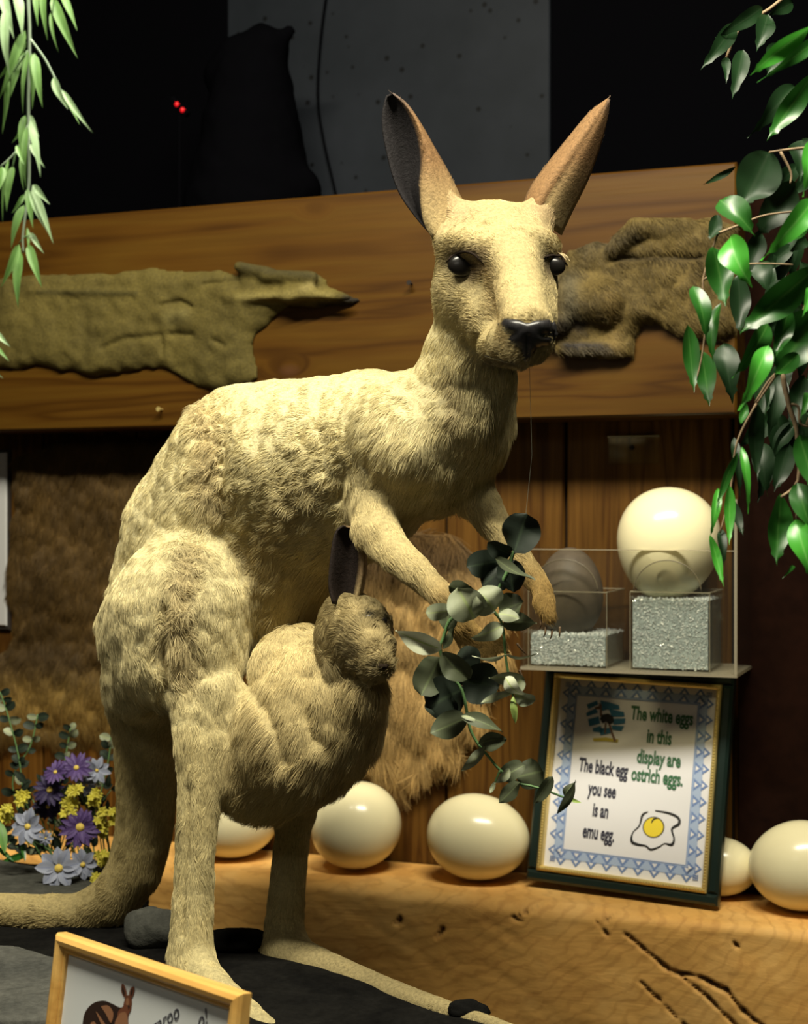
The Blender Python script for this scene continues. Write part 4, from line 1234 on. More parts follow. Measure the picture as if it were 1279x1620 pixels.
gf = plain('dark_green_frame', (0.010, 0.020, 0.016), 0.3, 0.5); gold = plain('gold_bead', (0.72, 0.56, 0.20), 0.35, 0.5, metal=0.6)
paper = plain('white_paper', (0.74, 0.73, 0.74), 0.45, 0.4)
hw = SW/2; fw = 0.016
for nm, a in (('frame_rail', (-hw, hw, -0.016, 0, 0, fw)), ('frame_rail', (-hw, hw, -0.016, 0, SH-fw, SH)), ('frame_rail', (-hw, -hw+fw, -0.016, 0, fw, SH-fw)), ('frame_rail', (hw-fw, hw, -0.016, 0, fw, SH-fw))):
    sbox(nm, *a, gf, bev=0.004)
gi = fw; gw = 0.007
for nm, a in (('gold_moulding', (-hw+gi, hw-gi, -0.0185, -0.004, gi, gi+gw)), ('gold_moulding', (-hw+gi, hw-gi, -0.0185, -0.004, SH-gi-gw, SH-gi)), ('gold_moulding', (-hw+gi, -hw+gi+gw, -0.0185, -0.004, gi+gw, SH-gi-gw)), ('gold_moulding', (hw-gi-gw, hw-gi, -0.0185, -0.004, gi+gw, SH-gi-gw))):
    m_ = sbox(nm, *a, gold, bev=0.002)
b = MB()
bx0, bx1, bz0, bz1 = -hw+gi+gw*0.5, hw-gi-gw*0.5, gi+gw*0.5, SH-gi-gw*0.5
def bead(x, z):
    r = 0.0019; y = -0.0185
    b.add([(x-r, y, z), (x, y, z-r), (x+r, y, z), (x, y, z+r), (x, y-r, z)], [(0, 1, 4), (1, 2, 4), (2, 3, 4), (3, 0, 4)])
for x in np.arange(bx0, bx1, 0.0042): bead(x, bz0); bead(x, bz1)
for z in np.arange(bz0, bz1, 0.0042): bead(bx0, z); bead(bx1, z)
bd = b.build('gold_beading', gold, sign, local=True); bd['kind'] = 'stuff'
sheet_ = sbox('paper', -hw+fw, hw-fw, -0.006, -0.004, fw, SH-fw, paper)
YP = -0.0065
blue = plain('blue_print', (0.15, 0.23, 0.45), 0.6); blue2 = plain('pale_blue_print', (0.36, 0.45, 0.62), 0.6); navy = plain('navy_print', (0.06, 0.09, 0.20), 0.6)


def flat(name, polys, mat, par, y=YP, local=True):
    b = MB()
    for p in polys: b.add([(x, y, z) for x, z in p], [tuple(range(len(p)))])
    return b.build(name, mat, par, local=True)


def rot_rect(x, z, dx, dz, ww):
    L = math.hypot(dx, dz); nx, nz_ = -dz/L*ww/2, dx/L*ww/2
    return [(x-nx, z-nz_), (x+dx-nx, z+dz-nz_), (x+dx+nx, z+dz+nz_), (x+nx, z+nz_)]


ox0, ox1, oz0, oz1 = -hw+fw+gw+0.009, hw-fw-gw-0.009, fw+gw+0.008, SH-fw-gw-0.004
bw = 0.019
ix0, ix1, iz0, iz1 = ox0+bw, ox1-bw, oz0+bw, oz1-bw
mid_ = [[(ox0+.005, oz0+.005), (ox1-.005, oz0+.005), (ix1, iz0), (ix0, iz0)], [(ix0, iz1), (ix1, iz1), (ox1-.005, oz1-.005), (ox0+.005, oz1-.005)],
        [(ox0+.005, oz0+.005), (ix0, iz0), (ix0, iz1), (ox0+.005, oz1-.005)], [(ix1, iz0), (ox1-.005, oz0+.005), (ox1-.005, oz1-.005), (ix1, iz1)]]
flat('border_print', mid_, blue2, sheet_)
tri = []; tri2 = []; lines = []
def tooth(cx, cz, dx, dz, s_):
    # outward tooth with a white-blue core
    px_, pz_ = -dz, dx
    tri.append([(cx-px_*s_, cz-pz_*s_), (cx+px_*s_, cz+pz_*s_), (cx+dx*s_*1.25, cz+dz*s_*1.25)])
    q = s_*0.42; tri2.append([(cx-px_*q+dx*s_*.15, cz-pz_*q+dz*s_*.15), (cx+px_*q+dx*s_*.15, cz+pz_*q+dz*s_*.15), (cx+dx*s_*.75, cz+dz*s_*.75)])
NX, NZ = 9, 11
for i in range(NX):
    cx = ox0+.005+(i+.5)*(ox1-ox0-.01)/NX; s_ = (ox1-ox0-.01)/NX/2
    tooth(cx, oz0+.006, 0, -1, s_*.72); tooth(cx, oz1-.006, 0, 1, s_*.72); tooth(cx, iz0-.002, 0, -1, s_*.8); tooth(cx, iz1+.002, 0, 1, s_*.8)
for i in range(NZ):
    cz = oz0+.005+(i+.5)*(oz1-oz0-.01)/NZ; s_ = (oz1-oz0-.01)/NZ/2
    tooth(ox0+.006, cz, -1, 0, s_*.72); tooth(ox1-.006, cz, 1, 0, s_*.72); tooth(ix0-.002, cz, -1, 0, s_*.8); tooth(ix1+.002, cz, 1, 0, s_*.8)
flat('border_print', tri, blue, sheet_, YP-0.0002); flat('border_print', tri2, paper, sheet_, YP-0.0004)
for (xa, za, xb, zb) in ((ix0, iz0, ix1, iz0), (ix0, iz1, ix1, iz1), (ix0, iz0, ix0, iz1), (ix1, iz0, ix1, iz1)):
    lines.append(rot_rect(xa, za, xb-xa, zb-za, 0.0009))
for cx in (ox0+.004, ox1-.004):
    for cz in (oz0+.004, oz1-.004):
        for k in range(3): lines.append(rot_rect(cx-.003+.003*k, cz-.004, 0, .008, .0011)); lines.append(rot_rect(cx-.004, cz-.003+.003*k, .008, 0, .0011))
flat('border_print', lines, blue, sheet_, YP-0.0005)


def text(name, s_, x, z, size, mat, par, y=YP-0.0004, sx=0.78, bold=0.012, rot=0.0, align='CENTER', shear=0.0, local=True):
    cu = bpy.data.curves.new(name, 'FONT'); cu.body = s_; cu.size = size; cu.align_x = align; cu.offset = bold*size; cu.extrude = 0.00008
    cu.shear = shear; cu.resolution_u = 3
    t_ = bpy.data.objects.new(name, cu); COL.objects.link(t_); bpy.context.view_layer.update()
    me = bpy.data.meshes.new_from_object(t_.evaluated_get(bpy.context.evaluated_depsgraph_get())); bpy.data.objects.remove(t_)
    me.materials.clear(); me.materials.append(mat)
    o = bpy.data.objects.new(name, me); COL.objects.link(o); o.parent = par
    o.location = (x, y, z); o.rotation_euler = (R90, rot, 0); o.scale = (sx, 1, 1)
    return o


# sign coordinates from picture coordinates of the crop (a = 0..1 across, b = 0..1 down the inner sheet)
def sc_(cx, cy):               # crop pixel (zoomed sign crop) -> local x, z, by the four corners of the gold moulding
    t = (cy-110)/(1205-110); xl = 165+(110-165)*t; xr = 1120+(1085-1120)*t
    s_ = (cx-xl)/(xr-xl); yt = 95+20*s_; yb = 1205+125*s_
    t = (cy-yt)/(yb-yt); return (-hw+fw)+s_*(SW-2*fw), (SH-fw)-t*(SH-2*fw)


green = plain('green_print', (0.035, 0.13, 0.055), 0.6); ink = plain('dark_print', (0.025, 0.025, 0.045), 0.6)
for s_, cx, cy, sz in (('The white eggs', 785, 335, .0215), ('in this', 775, 460, .0215), ('display are', 777, 585, .0215), ('ostrich eggs.', 772, 690, .0215)):
    x, z = sc_(cx, cy); text('lettering', s_, x, z-.003, sz*1.28, green, sheet_, sx=0.56, bold=0.030, rot=math.radians(1))
for s_, cx, cy, sz in (('The black egg', 462, 648, .0215), ('you see', 462, 775, .0215), ('is an', 458, 893, .0215), ('emu egg.', 452, 1020, .0215)):
    x, z = sc_(cx, cy); text('lettering', s_, x, z-.003, sz*1.28, ink, sheet_, sx=0.50, bold=0.028, rot=math.radians(2))


def cpoly(pts): return [sc_(*p) for p in pts]


teal = plain('teal_print', (0.03, 0.15, 0.26), 0.6); blk = plain('black_print', (0.012, 0.012, 0.012), 0.6); yel = plain('yellow_print', (0.80, 0.62, 0.04), 0.5); olive = plain('olive_print', (0.45, 0.36, 0.05), 0.6)
flat('ostrich_picture', [cpoly(p) for p in ([(350, 265), (410, 240), (420, 262), (362, 292)], [(350, 315), (405, 285), (420, 310), (355, 335)], [(362, 350), (425, 330), (435, 372), (372, 390)], [(392, 400), (440, 385), (455, 425), (395, 420)], [(430, 238), (480, 245), (540, 262), (545, 285), (470, 290), (440, 300)], [(480, 285), (570, 300), (575, 325), (500, 330)], [(505, 340), (580, 335), (578, 365), (515, 375)], [(500, 380), (575, 380), (560, 410), (510, 405)], [(430, 400), (490, 395), (500, 425), (440, 440)])], teal, sheet_, YP-0.0003)
flat('ostrich_picture', [cpoly([(445, 320), (480, 312), (510, 330), (515, 360), (490, 375), (470, 360), (450, 370), (432, 345)])], blk, sheet_, YP-0.0006)
flat('ostrich_picture', [cpoly(p) for p in ([(425, 250), (440, 265), (445, 330), (432, 330), (430, 290), (400, 290), (400, 280), (424, 270)], [(480, 365), (492, 362), (515, 430), (535, 470), (520, 475), (500, 425)], [(462, 368), (474, 366), (470, 430), (460, 430)])], plain('brown_print', (0.16, 0.09, 0.06), 0.6), sheet_, YP-0.0005)
flat('ostrich_picture', [cpoly(p) for p in ([(395, 458), (470, 450), (545, 460), (540, 478), (470, 472), (400, 475)],)], olive, sheet_, YP-0.0003)


def stroke(name, pts, wd, mat, par, closed=False, y=YP-0.0004, conv=sc_):
    pts = spline([conv(*p)+(0.0,) if False else np.array([*conv(*p), w0]) for p, w0 in zip(pts, wd)], 5)
    b = MB(); L = []
    for i, p in enumerate(pts):
        d = pts[min(i+1, len(pts)-1)][:2]-pts[max(i-1, 0)][:2]; d = d/(np.linalg.norm(d)+1e-9); n_ = np.array([-d[1], d[0]])*p[2]/2
        L.append((p[0]+n_[0], y, p[1]+n_[1])); L.append((p[0]-n_[0], y, p[1]-n_[1]))
    b.add(L, [(2*i, 2*i+1, 2*i+3, 2*i+2) for i in range(len(pts)-1)])
    return b.build(name, mat, par, local=True)


stroke('fried_egg_picture', [(730, 870), (700, 890), (685, 950), (650, 990), (645, 1040), (680, 1058), (725, 1065), (755, 1085), (800, 1070), (830, 1050), (870, 1055), (882, 1020), (868, 965), (905, 935), (900, 900), (850, 875), (770, 862)],
       [.0012, .003, .002, .0015, .004, .0035, .0025, .003, .002, .0015, .004, .0025, .003, .004, .0035, .003, .0015], blk, sheet_)
yk = [(765+55*math.cos(a)*(1+.0), 958+55*math.sin(a)) for a in np.linspace(0, 2*math.pi, 26)[:-1]]
flat('fried_egg_picture', [cpoly([(765+61*math.cos(a), 957+60*math.sin(a)) for a in np.linspace(0, 2*math.pi, 26)[:-1]])], blk, sheet_, YP-0.0003)
flat('fried_egg_picture', [cpoly(yk)], yel, sheet_, YP-0.0006)
stroke('fried_egg_picture', [(752, 935), (765, 912), (790, 905)], [.0012, .0025, .001], blk, sheet_, y=YP-0.0009)

# ================================================================== WOODEN PICTURE FRAME IN FRONT
TL = P(72, 1474, 1.49); TR = P(361, 1571, 1.30)
TR[2] = TL[2] = (TL[2]+TR[2])/2
yw = math.atan2(TR[1]-TL[1], TR[0]-TL[0]); FWd = float(np.hypot(*(TR-TL)[:2])); FH = 0.215
zb = TL[2]-FH*math.cos(math.radians(8))
pic = empty('picture_frame', ((TL[0]+TR[0])/2-0.0, (TL[1]+TR[1])/2-FH*math.sin(math.radians(8))*math.cos(yw), zb), (-math.radians(8), 0, yw))
tag(pic, 'small pale pine picture frame with a kangaroo drawing at the bottom left', 'picture frame')
pl_ = MB(); pl_.box(-1.1, 0.06, 1.02, 1.497, FLOOR_Z, zb-0.001)
o = pl_.build('trim_4', plain('plinth_black', (0.015, 0.014, 0.012), 0.8)); o['kind'] = 'structure'
pw = wood('frame_pine', [(0.0, (0.86, 0.53, 0.16)), (0.6, (0.80, 0.47, 0.13)), (1.0, (0.66, 0.36, 0.09))], 'x', 14, 10, 0.3, 0.1, 0.25)


def rail(p0, p1, inner, mat=pw, name='frame_rail'):
    """moulded rail between two outer corners, mitred: profile points (inward distance, y)"""
    pr = [(0, 0), (0, -0.010), (0.002, -0.0135), (0.006, -0.0155), (0.010, -0.0145), (0.0125, -0.0115), (0.0135, -0.010), (0.0155, -0.0105), (0.017, -0.009), (0.017, 0)]
    p0, p1, inner = np.array(p0), np.array(p1), np.array(inner); d = (p1-p0)/np.linalg.norm(p1-p0); v = []
    for e, sg in ((p0, 1), (p1, -1)):
        for a, y in pr: q = e+inner*a+d*a*sg; v.append((q[0], y, q[1]))
    n = len(pr); f = [(i, i+1, n+i+1, n+i) for i in range(n-1)]+[tuple(range(n))[::-1], tuple(range(n, 2*n))]
    b = MB(); b.add(v, f); return b.build(name, mat, pic, local=True)


h2 = FWd/2
rail((-h2, FH), (h2, FH), (0, -1)); rail((-h2, 0), (h2, 0), (0, 1)); rail((-h2, 0), (-h2, FH), (1, 0)); rail((h2, 0), (h2, FH), (-1, 0))
b = MB(); b.box(-h2+.016, h2-.016, -0.006, -0.003, .016, FH-.016)
pp_ = b.build('paper', plain('picture_paper', (0.84, 0.88, 0.88), 0.35, 0.5), pic, local=True)
picM = Matrix.Translation(pic.location) @ pic.rotation_euler.to_matrix().to_4x4(); picI = picM.inverted()


def pc(px, py):                # photo pixel -> local x, z on the paper
    d = picI.to_3x3() @ Vector(((px-639.5)/F, 1, -(py-810)/F)); o_ = picI @ Vector((0, 0, CZ))
    t = (-0.0065-o_.y)/d.y; q = o_+d*t; return (q.x, q.z)


PYL = -0.0065
def pflat(name, polys, mat, y=PYL): return flat(name, [[pc(*p) for p in q] for q in polys], mat, pp_, y)
dkb = plain('drawn_dark_fur', (0.035, 0.018, 0.013), 0.5); tnb = plain('drawn_tan_fur', (0.36, 0.17, 0.085), 0.5); rdb = plain('drawn_red_fur', (0.20, 0.07, 0.035), 0.5)
def sp(pts, n=4): return [tuple(p) for p in spline(pts+[pts[0]], n)][:-1]
pflat('kangaroo_drawing', [sp([(130, 1625), (134, 1603), (146, 1588), (163, 1583), (178, 1588), (190, 1594), (200, 1592), (203, 1606), (202, 1625), (202, 1660), (170, 1680), (140, 1670)])], dkb)
pflat('kangaroo_drawing', [sp([(195, 1592), (199, 1577), (205, 1575), (209, 1583), (207, 1598), (203, 1608), (203, 1640), (190, 1640), (186, 1605)])], rdb, PYL-.0002)
pflat('kangaroo_drawing', [sp([(192, 1568), (193, 1557), (197, 1558), (201, 1570), (200, 1577), (196, 1576)]), sp([(204, 1578), (206, 1566), (212, 1560), (213, 1568), (209, 1578)])], rdb, PYL-.0003)
pflat('kangaroo_drawing', [sp([(160, 1592), (172, 1591), (180, 1603), (176, 1618), (168, 1604)]), sp([(190, 1603), (200, 1602), (202, 1625), (188, 1640), (182, 1620)]), sp([(152, 1600), (156, 1604), (168, 1622), (162, 1622)]), sp([(144, 1618), (150, 1616), (154, 1626), (146, 1628)]), sp([(200, 1580), (204, 1579), (204, 1590), (200, 1589)])], tnb, PYL-.0004)
pflat('kangaroo_drawing', [sp([(194, 1566), (195, 1561), (198, 1570), (197, 1574)]), sp([(207, 1574), (209, 1566), (211, 1566), (209, 1574)]), sp([(203, 1590), (206, 1591), (204, 1596)])], blk, PYL-.0006)
x1_, z1_ = pc(284, 1607); x0_, z0_ = pc(246, 1624)
ang = math.atan2(z1_-z0_, x1_-x0_)
t_ = text('lettering', 'Kangaroo', x1_+0.001, z1_-0.001, 0.0185, ink, pp_, y=PYL-.0003, sx=0.95, bold=0.0, rot=-ang*1.25, align='RIGHT', shear=0.35)
x1_, z1_ = pc(331, 1609)
t_ = text('lettering', 'o!', x1_, z1_-0.005, 0.0185, ink, pp_, y=PYL-.0003, sx=0.95, bold=0.0, rot=-ang*1.25, align='RIGHT', shear=0.35)

# white notice at the left border of the picture, on the planks
nt = wbox('wall_notice', WL(-90, 850, 0.012)[0], WL(9.5, 850, 0.012)[0], 0.008, 0.012, WL(0, 990, 0.012)[2], WL(0, 716, 0.012)[2], plain('notice_white', (0.42, 0.42, 0.42), 0.5))
tag(nt, 'white rectangular notice cut by the left border beside the brown pelt', 'notice')
nb = wbox('notice_shadow', WL(-90, 850, 0.0)[0], WL(19, 850, 0.0)[0], 0.001, 0.0075, WL(0, 996, 0.0)[2], WL(0, 712, 0.0)[2], M['groove'], nt)  # black rim behind the notice stands in for its shadow
# small clear plate with a screw above the case
cp = wbox('wall_plate', WL(962, 700, 0.003)[0], WL(1044, 700, 0.003)[0], 0.0008, 0.003, WL(1000, 735, 0)[2], WL(1000, 690, 0)[2], M['acrylic'])
tag(cp, 'small clear plate screwed to a plank above the big egg', 'plate')
e_ = wbox('plate_edge', WL(962, 700, 0.003)[0], WL(1044, 700, 0.003)[0], 0.0008, 0.0055, WL(1000, 692, 0)[2], WL(1000, 689, 0)[2], M['acrylic_edge'], cp, bev=0.0005)
p0 = WP(1000, 708, 0.005); b = MB(); b.tube([p0, p0-np.array([SA, CA, 0])*0.006], [0.004, 0.003], 10)
b.build('screw', M['groove'], cp, False, xf=None) if False else None
sc0 = b.build('screw', M['groove'], None, loc=p0); sc0.parent = cp; sc0.location = [float(t) for t in (w2l(p0)-w2l(np.array(cp.location)))]; sc0.rotation_euler = (0, 0, TA)
# nails in the pine board
for x, y in ((652, 449), (257, 648)):
    p0 = WP(x, y, BOARD_T); b = MB(); nn = np.array([-SA, -CA, 0]); b.tube([p0, p0+nn*0.012, p0+nn*0.0125, p0+nn*0.014], [0.0016, 0.0016, 0.004, 0.0038], 8)
    tag(b.build('nail', M['groove'] if x > 500 else gold, None, False, loc=p0), 'dark nail standing out of the pine board left of the kangaroo head' if x > 500 else 'bright nail head at the lower edge of the pine board', 'nail')

# ================================================================== PLANTS
def prof_ficus(t): return 0.0 if t <= 0 or t >= 1 else (math.sin(math.pi*min(1.0, t/0.90)**0.78)**0.85 if t < 0.86 else 0.0)+0.16*(1-t)/0.14*min(1, t*4) if t > 0.80 else math.sin(math.pi*(t/0.90)**0.78)**0.85
def prof_round(t): return math.sqrt(max(0, 1-(2*t-1)**2))**0.9
def prof_oval(t): return math.sin(math.pi*t**0.85)**0.75 if 0 < t < 1 else 0.0
def prof_lance(t): return math.sin(math.pi*t**0.62)**1.0*(1-0.2*t) if 0 < t < 1 else 0.0


def leaf(name, base, tip, width, parent, mat, prof=prof_ficus, roll=0.0, curl=0.12, fold=0.25, wave=0.0, n=10, seed=0, m=3, loc=None):
    base, tip = np.array(base, float), np.array(tip, float)
    ax = tip-base; L = np.linalg.norm(ax); d = ax/L
    cam_ = np.array([0, 0, CZ])-(base+tip)/2; cam_ /= np.linalg.norm(cam_)
    side = np.cross(d, cam_); side /= np.linalg.norm(side)+1e-9
    nr = np.cross(side, d); 
    if nr@cam_ < 0: nr = -nr
    cr, sr = math.cos(roll), math.sin(roll)
    side, nr = side*cr+nr*sr, nr*cr-side*sr
    v = []; rib = []; rg = np.random.default_rng(seed)
    p1, p2 = rg.uniform(0, 6.28, 2)
    for i in range(n+1):
        t = i/n; w_ = width/2*prof(t)
        c = base+ax*t+nr*curl*L*math.sin(math.pi*t)-nr*0.06*L*t*t+side*curl*0.25*L*math.sin(math.pi*t)
        tw = wave*5.0*(t-0.45)*(1 if seed % 2 else -1); side_, nr_ = side*math.cos(tw)+nr*math.sin(tw), nr*math.cos(tw)-side*math.sin(tw)
        for k in range(-m, m+1):
            s_ = k/m; e = abs(s_)
            v.append(c+side_*s_*w_*(1-0.12*fold*e)+nr_*(fold*w_*e**1.3+wave*width*math.sin(7*t+p1+(2 if s_ > 0 else 0))*e*0.5+0.02*width*math.sin(14*t+p2)*e))
            rib.append(e)
    w2 = 2*m+1
    f = [(i*w2+k, i*w2+k+1, (i+1)*w2+k+1, (i+1)*w2+k) for i in range(n) for k in range(w2-1)]
    return mesh(name, v, f, M[mat] if isinstance(mat, str) else mat, parent, True, attrs={'rib': ('FLOAT', rib)}, loc=loc)


# ---- eucalyptus sprig hanging on a thread in front of the hands
def E6(cx, cy, Y): return P(600+cx/3.0, 780+cy/3.0, Y)


euc = empty('eucalyptus_sprig', E6(640, 280, 1.565))
tag(euc, 'grey-green eucalyptus sprig with round leaves hanging on a thread before the hands', 'artificial plant')
YE = 1.555
for pts, r in (([(655, 262), (635, 290), (610, 370), (570, 450), (530, 530), (545, 560), (585, 625), (600, 770), (615, 860), (635, 960), (646, 1050)], 0.0022),
               ([(530, 530), (430, 560), (340, 600), (305, 690), (290, 740), (320, 840), (395, 940), (430, 1110), (470, 1190), (520, 1250), (575, 1315), (660, 1375), (720, 1390), (790, 1410), (880, 1445), (935, 1460)], 0.0021),
               ([(575, 1315), (552, 1370), (530, 1420)], 0.0014), ([(335, 560), (345, 600)], 0.0014)):
    b = MB(); pp = spline([E6(x, y, YE) for x, y in pts], 4); b.tube(pp, list(np.linspace(r, r*0.5, len(pp))), 7)
    b.build('stem', M['stem_green'], euc, True)
EL = [  # base, tip, width, material, profile, depth offset, roll
    ((640, 285), (702, 100), 165, 'euc_dark', 'r', -.004, .2), ((628, 292), (515, 238), 85, 'euc_dark', 'r', .004, .4), ((565, 325), (418, 352), 118, 'euc_dark', 'r', .012, .2),
    ((550, 308), (745, 405), 66, 'euc', 'o', -.012, .9), ((645, 350), (490, 440), 140, 'euc_dark', 'r', .014, -.3), ((612, 315), (640, 472), 125, 'euc_dark', 'r', .010, .2),
    ((450, 480), (332, 445), 72, 'euc', 'r', .012, .5), ((452, 600), (372, 452), 168, 'euc_pale', 'r', -.006, .1), ((550, 562), (468, 468), 150, 'euc_pale', 'r', -.012, -.1),
    ((570, 560), (685, 515), 120, 'euc', 'r', -.002, .3), ((565, 572), (668, 592), 62, 'euc_pale', 'o', -.012, .5), ((588, 628), (443, 692), 84, 'euc_pale', 'o', -.014, .4),
    ((585, 625), (748, 622), 84, 'euc', 'o', -.012, -.4), ((602, 766), (443, 780), 30, 'euc_white', 'o', -.014, 1.0), ((602, 766), (752, 768), 24, 'euc_pale', 'o', -.012, -1.0),
    ((690, 880), (524, 882), 66, 'euc_pale', 'o', -.006, .5), ((600, 872), (684, 962), 70, 'euc_white', 'o', -.016, -.6), ((690, 880), (600, 930), 75, 'euc_pale', 'r', -.008, .5),
    ((645, 945), (488, 1002), 42, 'euc_pale', 'o', -.012, .6), ((640, 948), (742, 985), 66, 'euc_pale', 'r', -.004, -.5),
    ((338, 560), (224, 572), 76, 'euc_pale', 'r', -.010, .3), ((332, 555), (318, 655), 82, 'euc', 'r', .006, .2), ((352, 640), (308, 742), 44, 'euc', 'o', -.008, .6),
    ((298, 742), (78, 658), 96, 'euc_white', 'o', -.014, .35), ((290, 780), (200, 962), 140, 'euc', 'r', .008, .2), ((300, 752), (432, 882), 112, 'euc', 'r', -.006, -.3),
    ((405, 930), (228, 1022), 190, 'euc_dark', 'r', .014, .1), ((395, 890), (570, 925), 190, 'euc_dark', 'r', .016, -.1), ((350, 800), (480, 830), 170, 'euc_dark', 'r', .022, 0),
    ((300, 960), (300, 1080), 150, 'euc_dark', 'r', .018, 0), ((420, 1065), (243, 1142), 118, 'euc', 'o', -.006, .2), ((388, 1058), (588, 1130), 70, 'euc', 'o', -.012, .5),
    ((392, 1058), (470, 1085), 26, 'euc_pale', 'o', -.014, .7), ((470, 1192), (606, 1172), 88, 'euc', 'o', -.004, -.4), ((505, 1200), (395, 1322), 52, 'euc_pale', 'o', -.010, .6),
    ((580, 1350), (690, 1290), 88, 'euc', 'r', .006, .2), ((650, 1350), (780, 1320), 125, 'euc', 'r', .008, .1), ((622, 1308), (553, 1380), 44, 'euc_pale', 'o', -.010, .5),
    ((668, 1372), (572, 1472), 70, 'euc', 'o', -.008, .3), ((825, 1345), (742, 1478), 66, 'euc', 'o', -.006, .5), ((935, 1362), (850, 1528), 44, 'euc', 'o', -.008, .7), ((880, 1440), (935, 1370), 40, 'euc', 'o', 0, .7),
    ((552, 1368), (528, 1424), 20, 'euc_pale', 'o', -.004, .2), ((880, 1444), (962, 1470), 18, 'euc_tip', 'o', -.004, .1), ((636, 965), (650, 1094), 30, 'euc_tip', 'o', -.004, .2)]
for i, (a, c, w_, mt, pf, dy, roll) in enumerate(EL):
    leaf('leaf', E6(*a, YE+dy), E6(*c, YE+dy-0.006), w_*1.12/3/F*YE, euc, mt, prof_round if pf == 'r' else prof_oval, roll, 0.14 if i % 3 else -0.10, 0.30 if i % 2 else -0.18, 0.16, 12, i)
b = MB(); b.tube([E6(662, 255, YE), E6(697, 100, YE+.01), P(842, 720, 1.545), P(838, 572, 1.497)], 0.00022, 5)
tag(b.build('thread', plain('nylon_thread', (0.3, 0.3, 0.22), 0.3), None, True, loc=E6(700, 60, YE)), 'thin pale thread from the chin down to the eucalyptus sprig', 'thread')

# ---- ficus at the right
def C2(cx, cy, Y): return P(860+cx*0.395, cy*0.395, Y)
def C3(cx, cy, Y): return P(1000+cx/3.0, 560+cy/3.0, Y)


YF = 1.42
fic = empty('ficus_branch', P(1285, 560, YF))
tag(fic, 'leafy green artificial ficus branch hanging down along the right border', 'artificial plant')
FL2 = [((1075, 105), (843, 303), 82, 'new', -.03, .5), ((1110, 150), (868, 328), 60, 'mid', -.02, .3), ((1080, 300), (908, 556), 100, 'mid', .06, .3), ((1010, 345), (826, 548), 100, 'shaded', .10, .2),
       ((905, 608), (788, 838), 190, 'shaded', .03, .1), ((1080, 565), (1045, 782), 75, 'new', -.04, .3), ((1012, 733), (862, 940), 150, 'shaded', .05, .2), ((1085, 800), (885, 1040), 100, 'new', -.05, .3),
       ((1080, 850), (972, 978), 76, 'mid', -.02, .3), ((706, 800), (850, 936), 125, 'mid', -.01, .5), ((700, 860), (672, 958), 60, 'shaded', .02, .2), ((750, 944), (832, 1144), 128, 'new', -.03, -.2), ((680, 985), (732, 1220), 120, 'mid', .0, .2),
       ((600, 1145), (662, 1362), 84, 'mid', .0, .5), ((578, 1300), (610, 1570), 72, 'mid', .02, .3), ((712, 1215), (676, 1452), 62, 'mid', .02, -.4), ((632, 1400), (668, 1625), 88, 'mid', .04, .2), ((722, 1375), (762, 1610), 110, 'shaded', .06, .2),
       ((1090, 1075), (800, 1335), 150, 'mid', -.02, .3), ((902, 1295), (770, 1512), 95, 'mid', .0, .4), ((985, 1232), (936, 1425), 84, 'mid', -.01, .2), ((900, 1385), (792, 1640), 92, 'new', -.04, .3),
       ((1085, 1255), (934, 1502), 210, 'mid', .0, .1), ((1080, 1150), (1045, 1262), 50, 'new', -.05, .2), ((772, 668), (648, 738), 28, 'shaded', .06, .2), ((1040, 560), (1030, 720), 110, 'shaded', .08, .1),
       ((872, 925), (818, 1092), 84, 'shaded', .06, .2), ((1055, 955), (982, 1012), 55, 'shaded', .05, .3), ((780, 1100), (790, 1340), 90, 'shaded', .08, .1), ((870, 1050), (900, 1180), 90, 'shaded', .10, .1)]
FL3 = [((592, 228), (612, 602), 92, 'shaded', .02, .6), ((850, 185), (805, 300), 62, 'mid', -.02, .2), ((795, 385), (875, 655), 125, 'mid', -.03, .2), ((785, 612), (865, 872), 120, 'mid', -.02, .2),
       ((712, 662), (700, 1000), 140, 'mid', .02, .5), ((775, 785), (870, 1085), 130, 'new', -.03, .2), ((500, 470), (412, 732), 50, 'mid', .0, .5), ((522, 440), (560, 752), 44, 'new', -.01, .4),
       ((462, 618), (466, 905), 56, 'new', -.01, .2), ((412, 636), (374, 885), 46, 'new', .0, .3), ((372, 858), (438, 1100), 50, 'new', -.01, .2), ((425, 830), (442, 1005), 48, 'shaded', .02, .2),
       ((472, 690), (532, 862), 50, 'shaded', .03, .2), ((620, 420), (645, 672), 110, 'shaded', .08, .1), ((745, 425), (680, 655), 100, 'shaded', .08, .2), ((485, 395), (520, 668), 52, 'shaded', .03, .3), ((545, 230), (520, 330), 44, 'mid', -.01, .3),
       ((770, 1005), (720, 1062), 22, 'mid', .0, .2), ((600, 40), (640, 300), 120, 'shaded', .08, .2), ((700, 100), (660, 380), 120, 'shaded', .09, .2), ((820, 100), (760, 350), 120, 'shaded', .09, .2), ((650, 500), (600, 700), 90, 'shaded', .10, .2), ((790, 0), (685, 98), 90, 'mid', -.02, .2)]
mm = {'new': 'ficus_lit', 'mid': 'ficus', 'shaded': 'ficus_shaded'}  # keys name lit to shaded tones, not leaf age
for i, (a, c, w_, mt, dy, roll) in enumerate(FL2):
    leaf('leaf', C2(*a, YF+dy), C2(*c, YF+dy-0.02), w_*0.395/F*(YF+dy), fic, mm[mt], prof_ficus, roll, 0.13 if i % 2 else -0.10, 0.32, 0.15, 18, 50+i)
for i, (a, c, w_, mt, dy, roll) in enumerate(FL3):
    leaf('leaf', C3(*a, YF+dy), C3(*c, YF+dy-0.02), w_/3/F*(YF+dy), fic, mm[mt], prof_ficus, roll, 0.13 if i % 2 else -0.10, 0.32, 0.15, 18, 150+i)
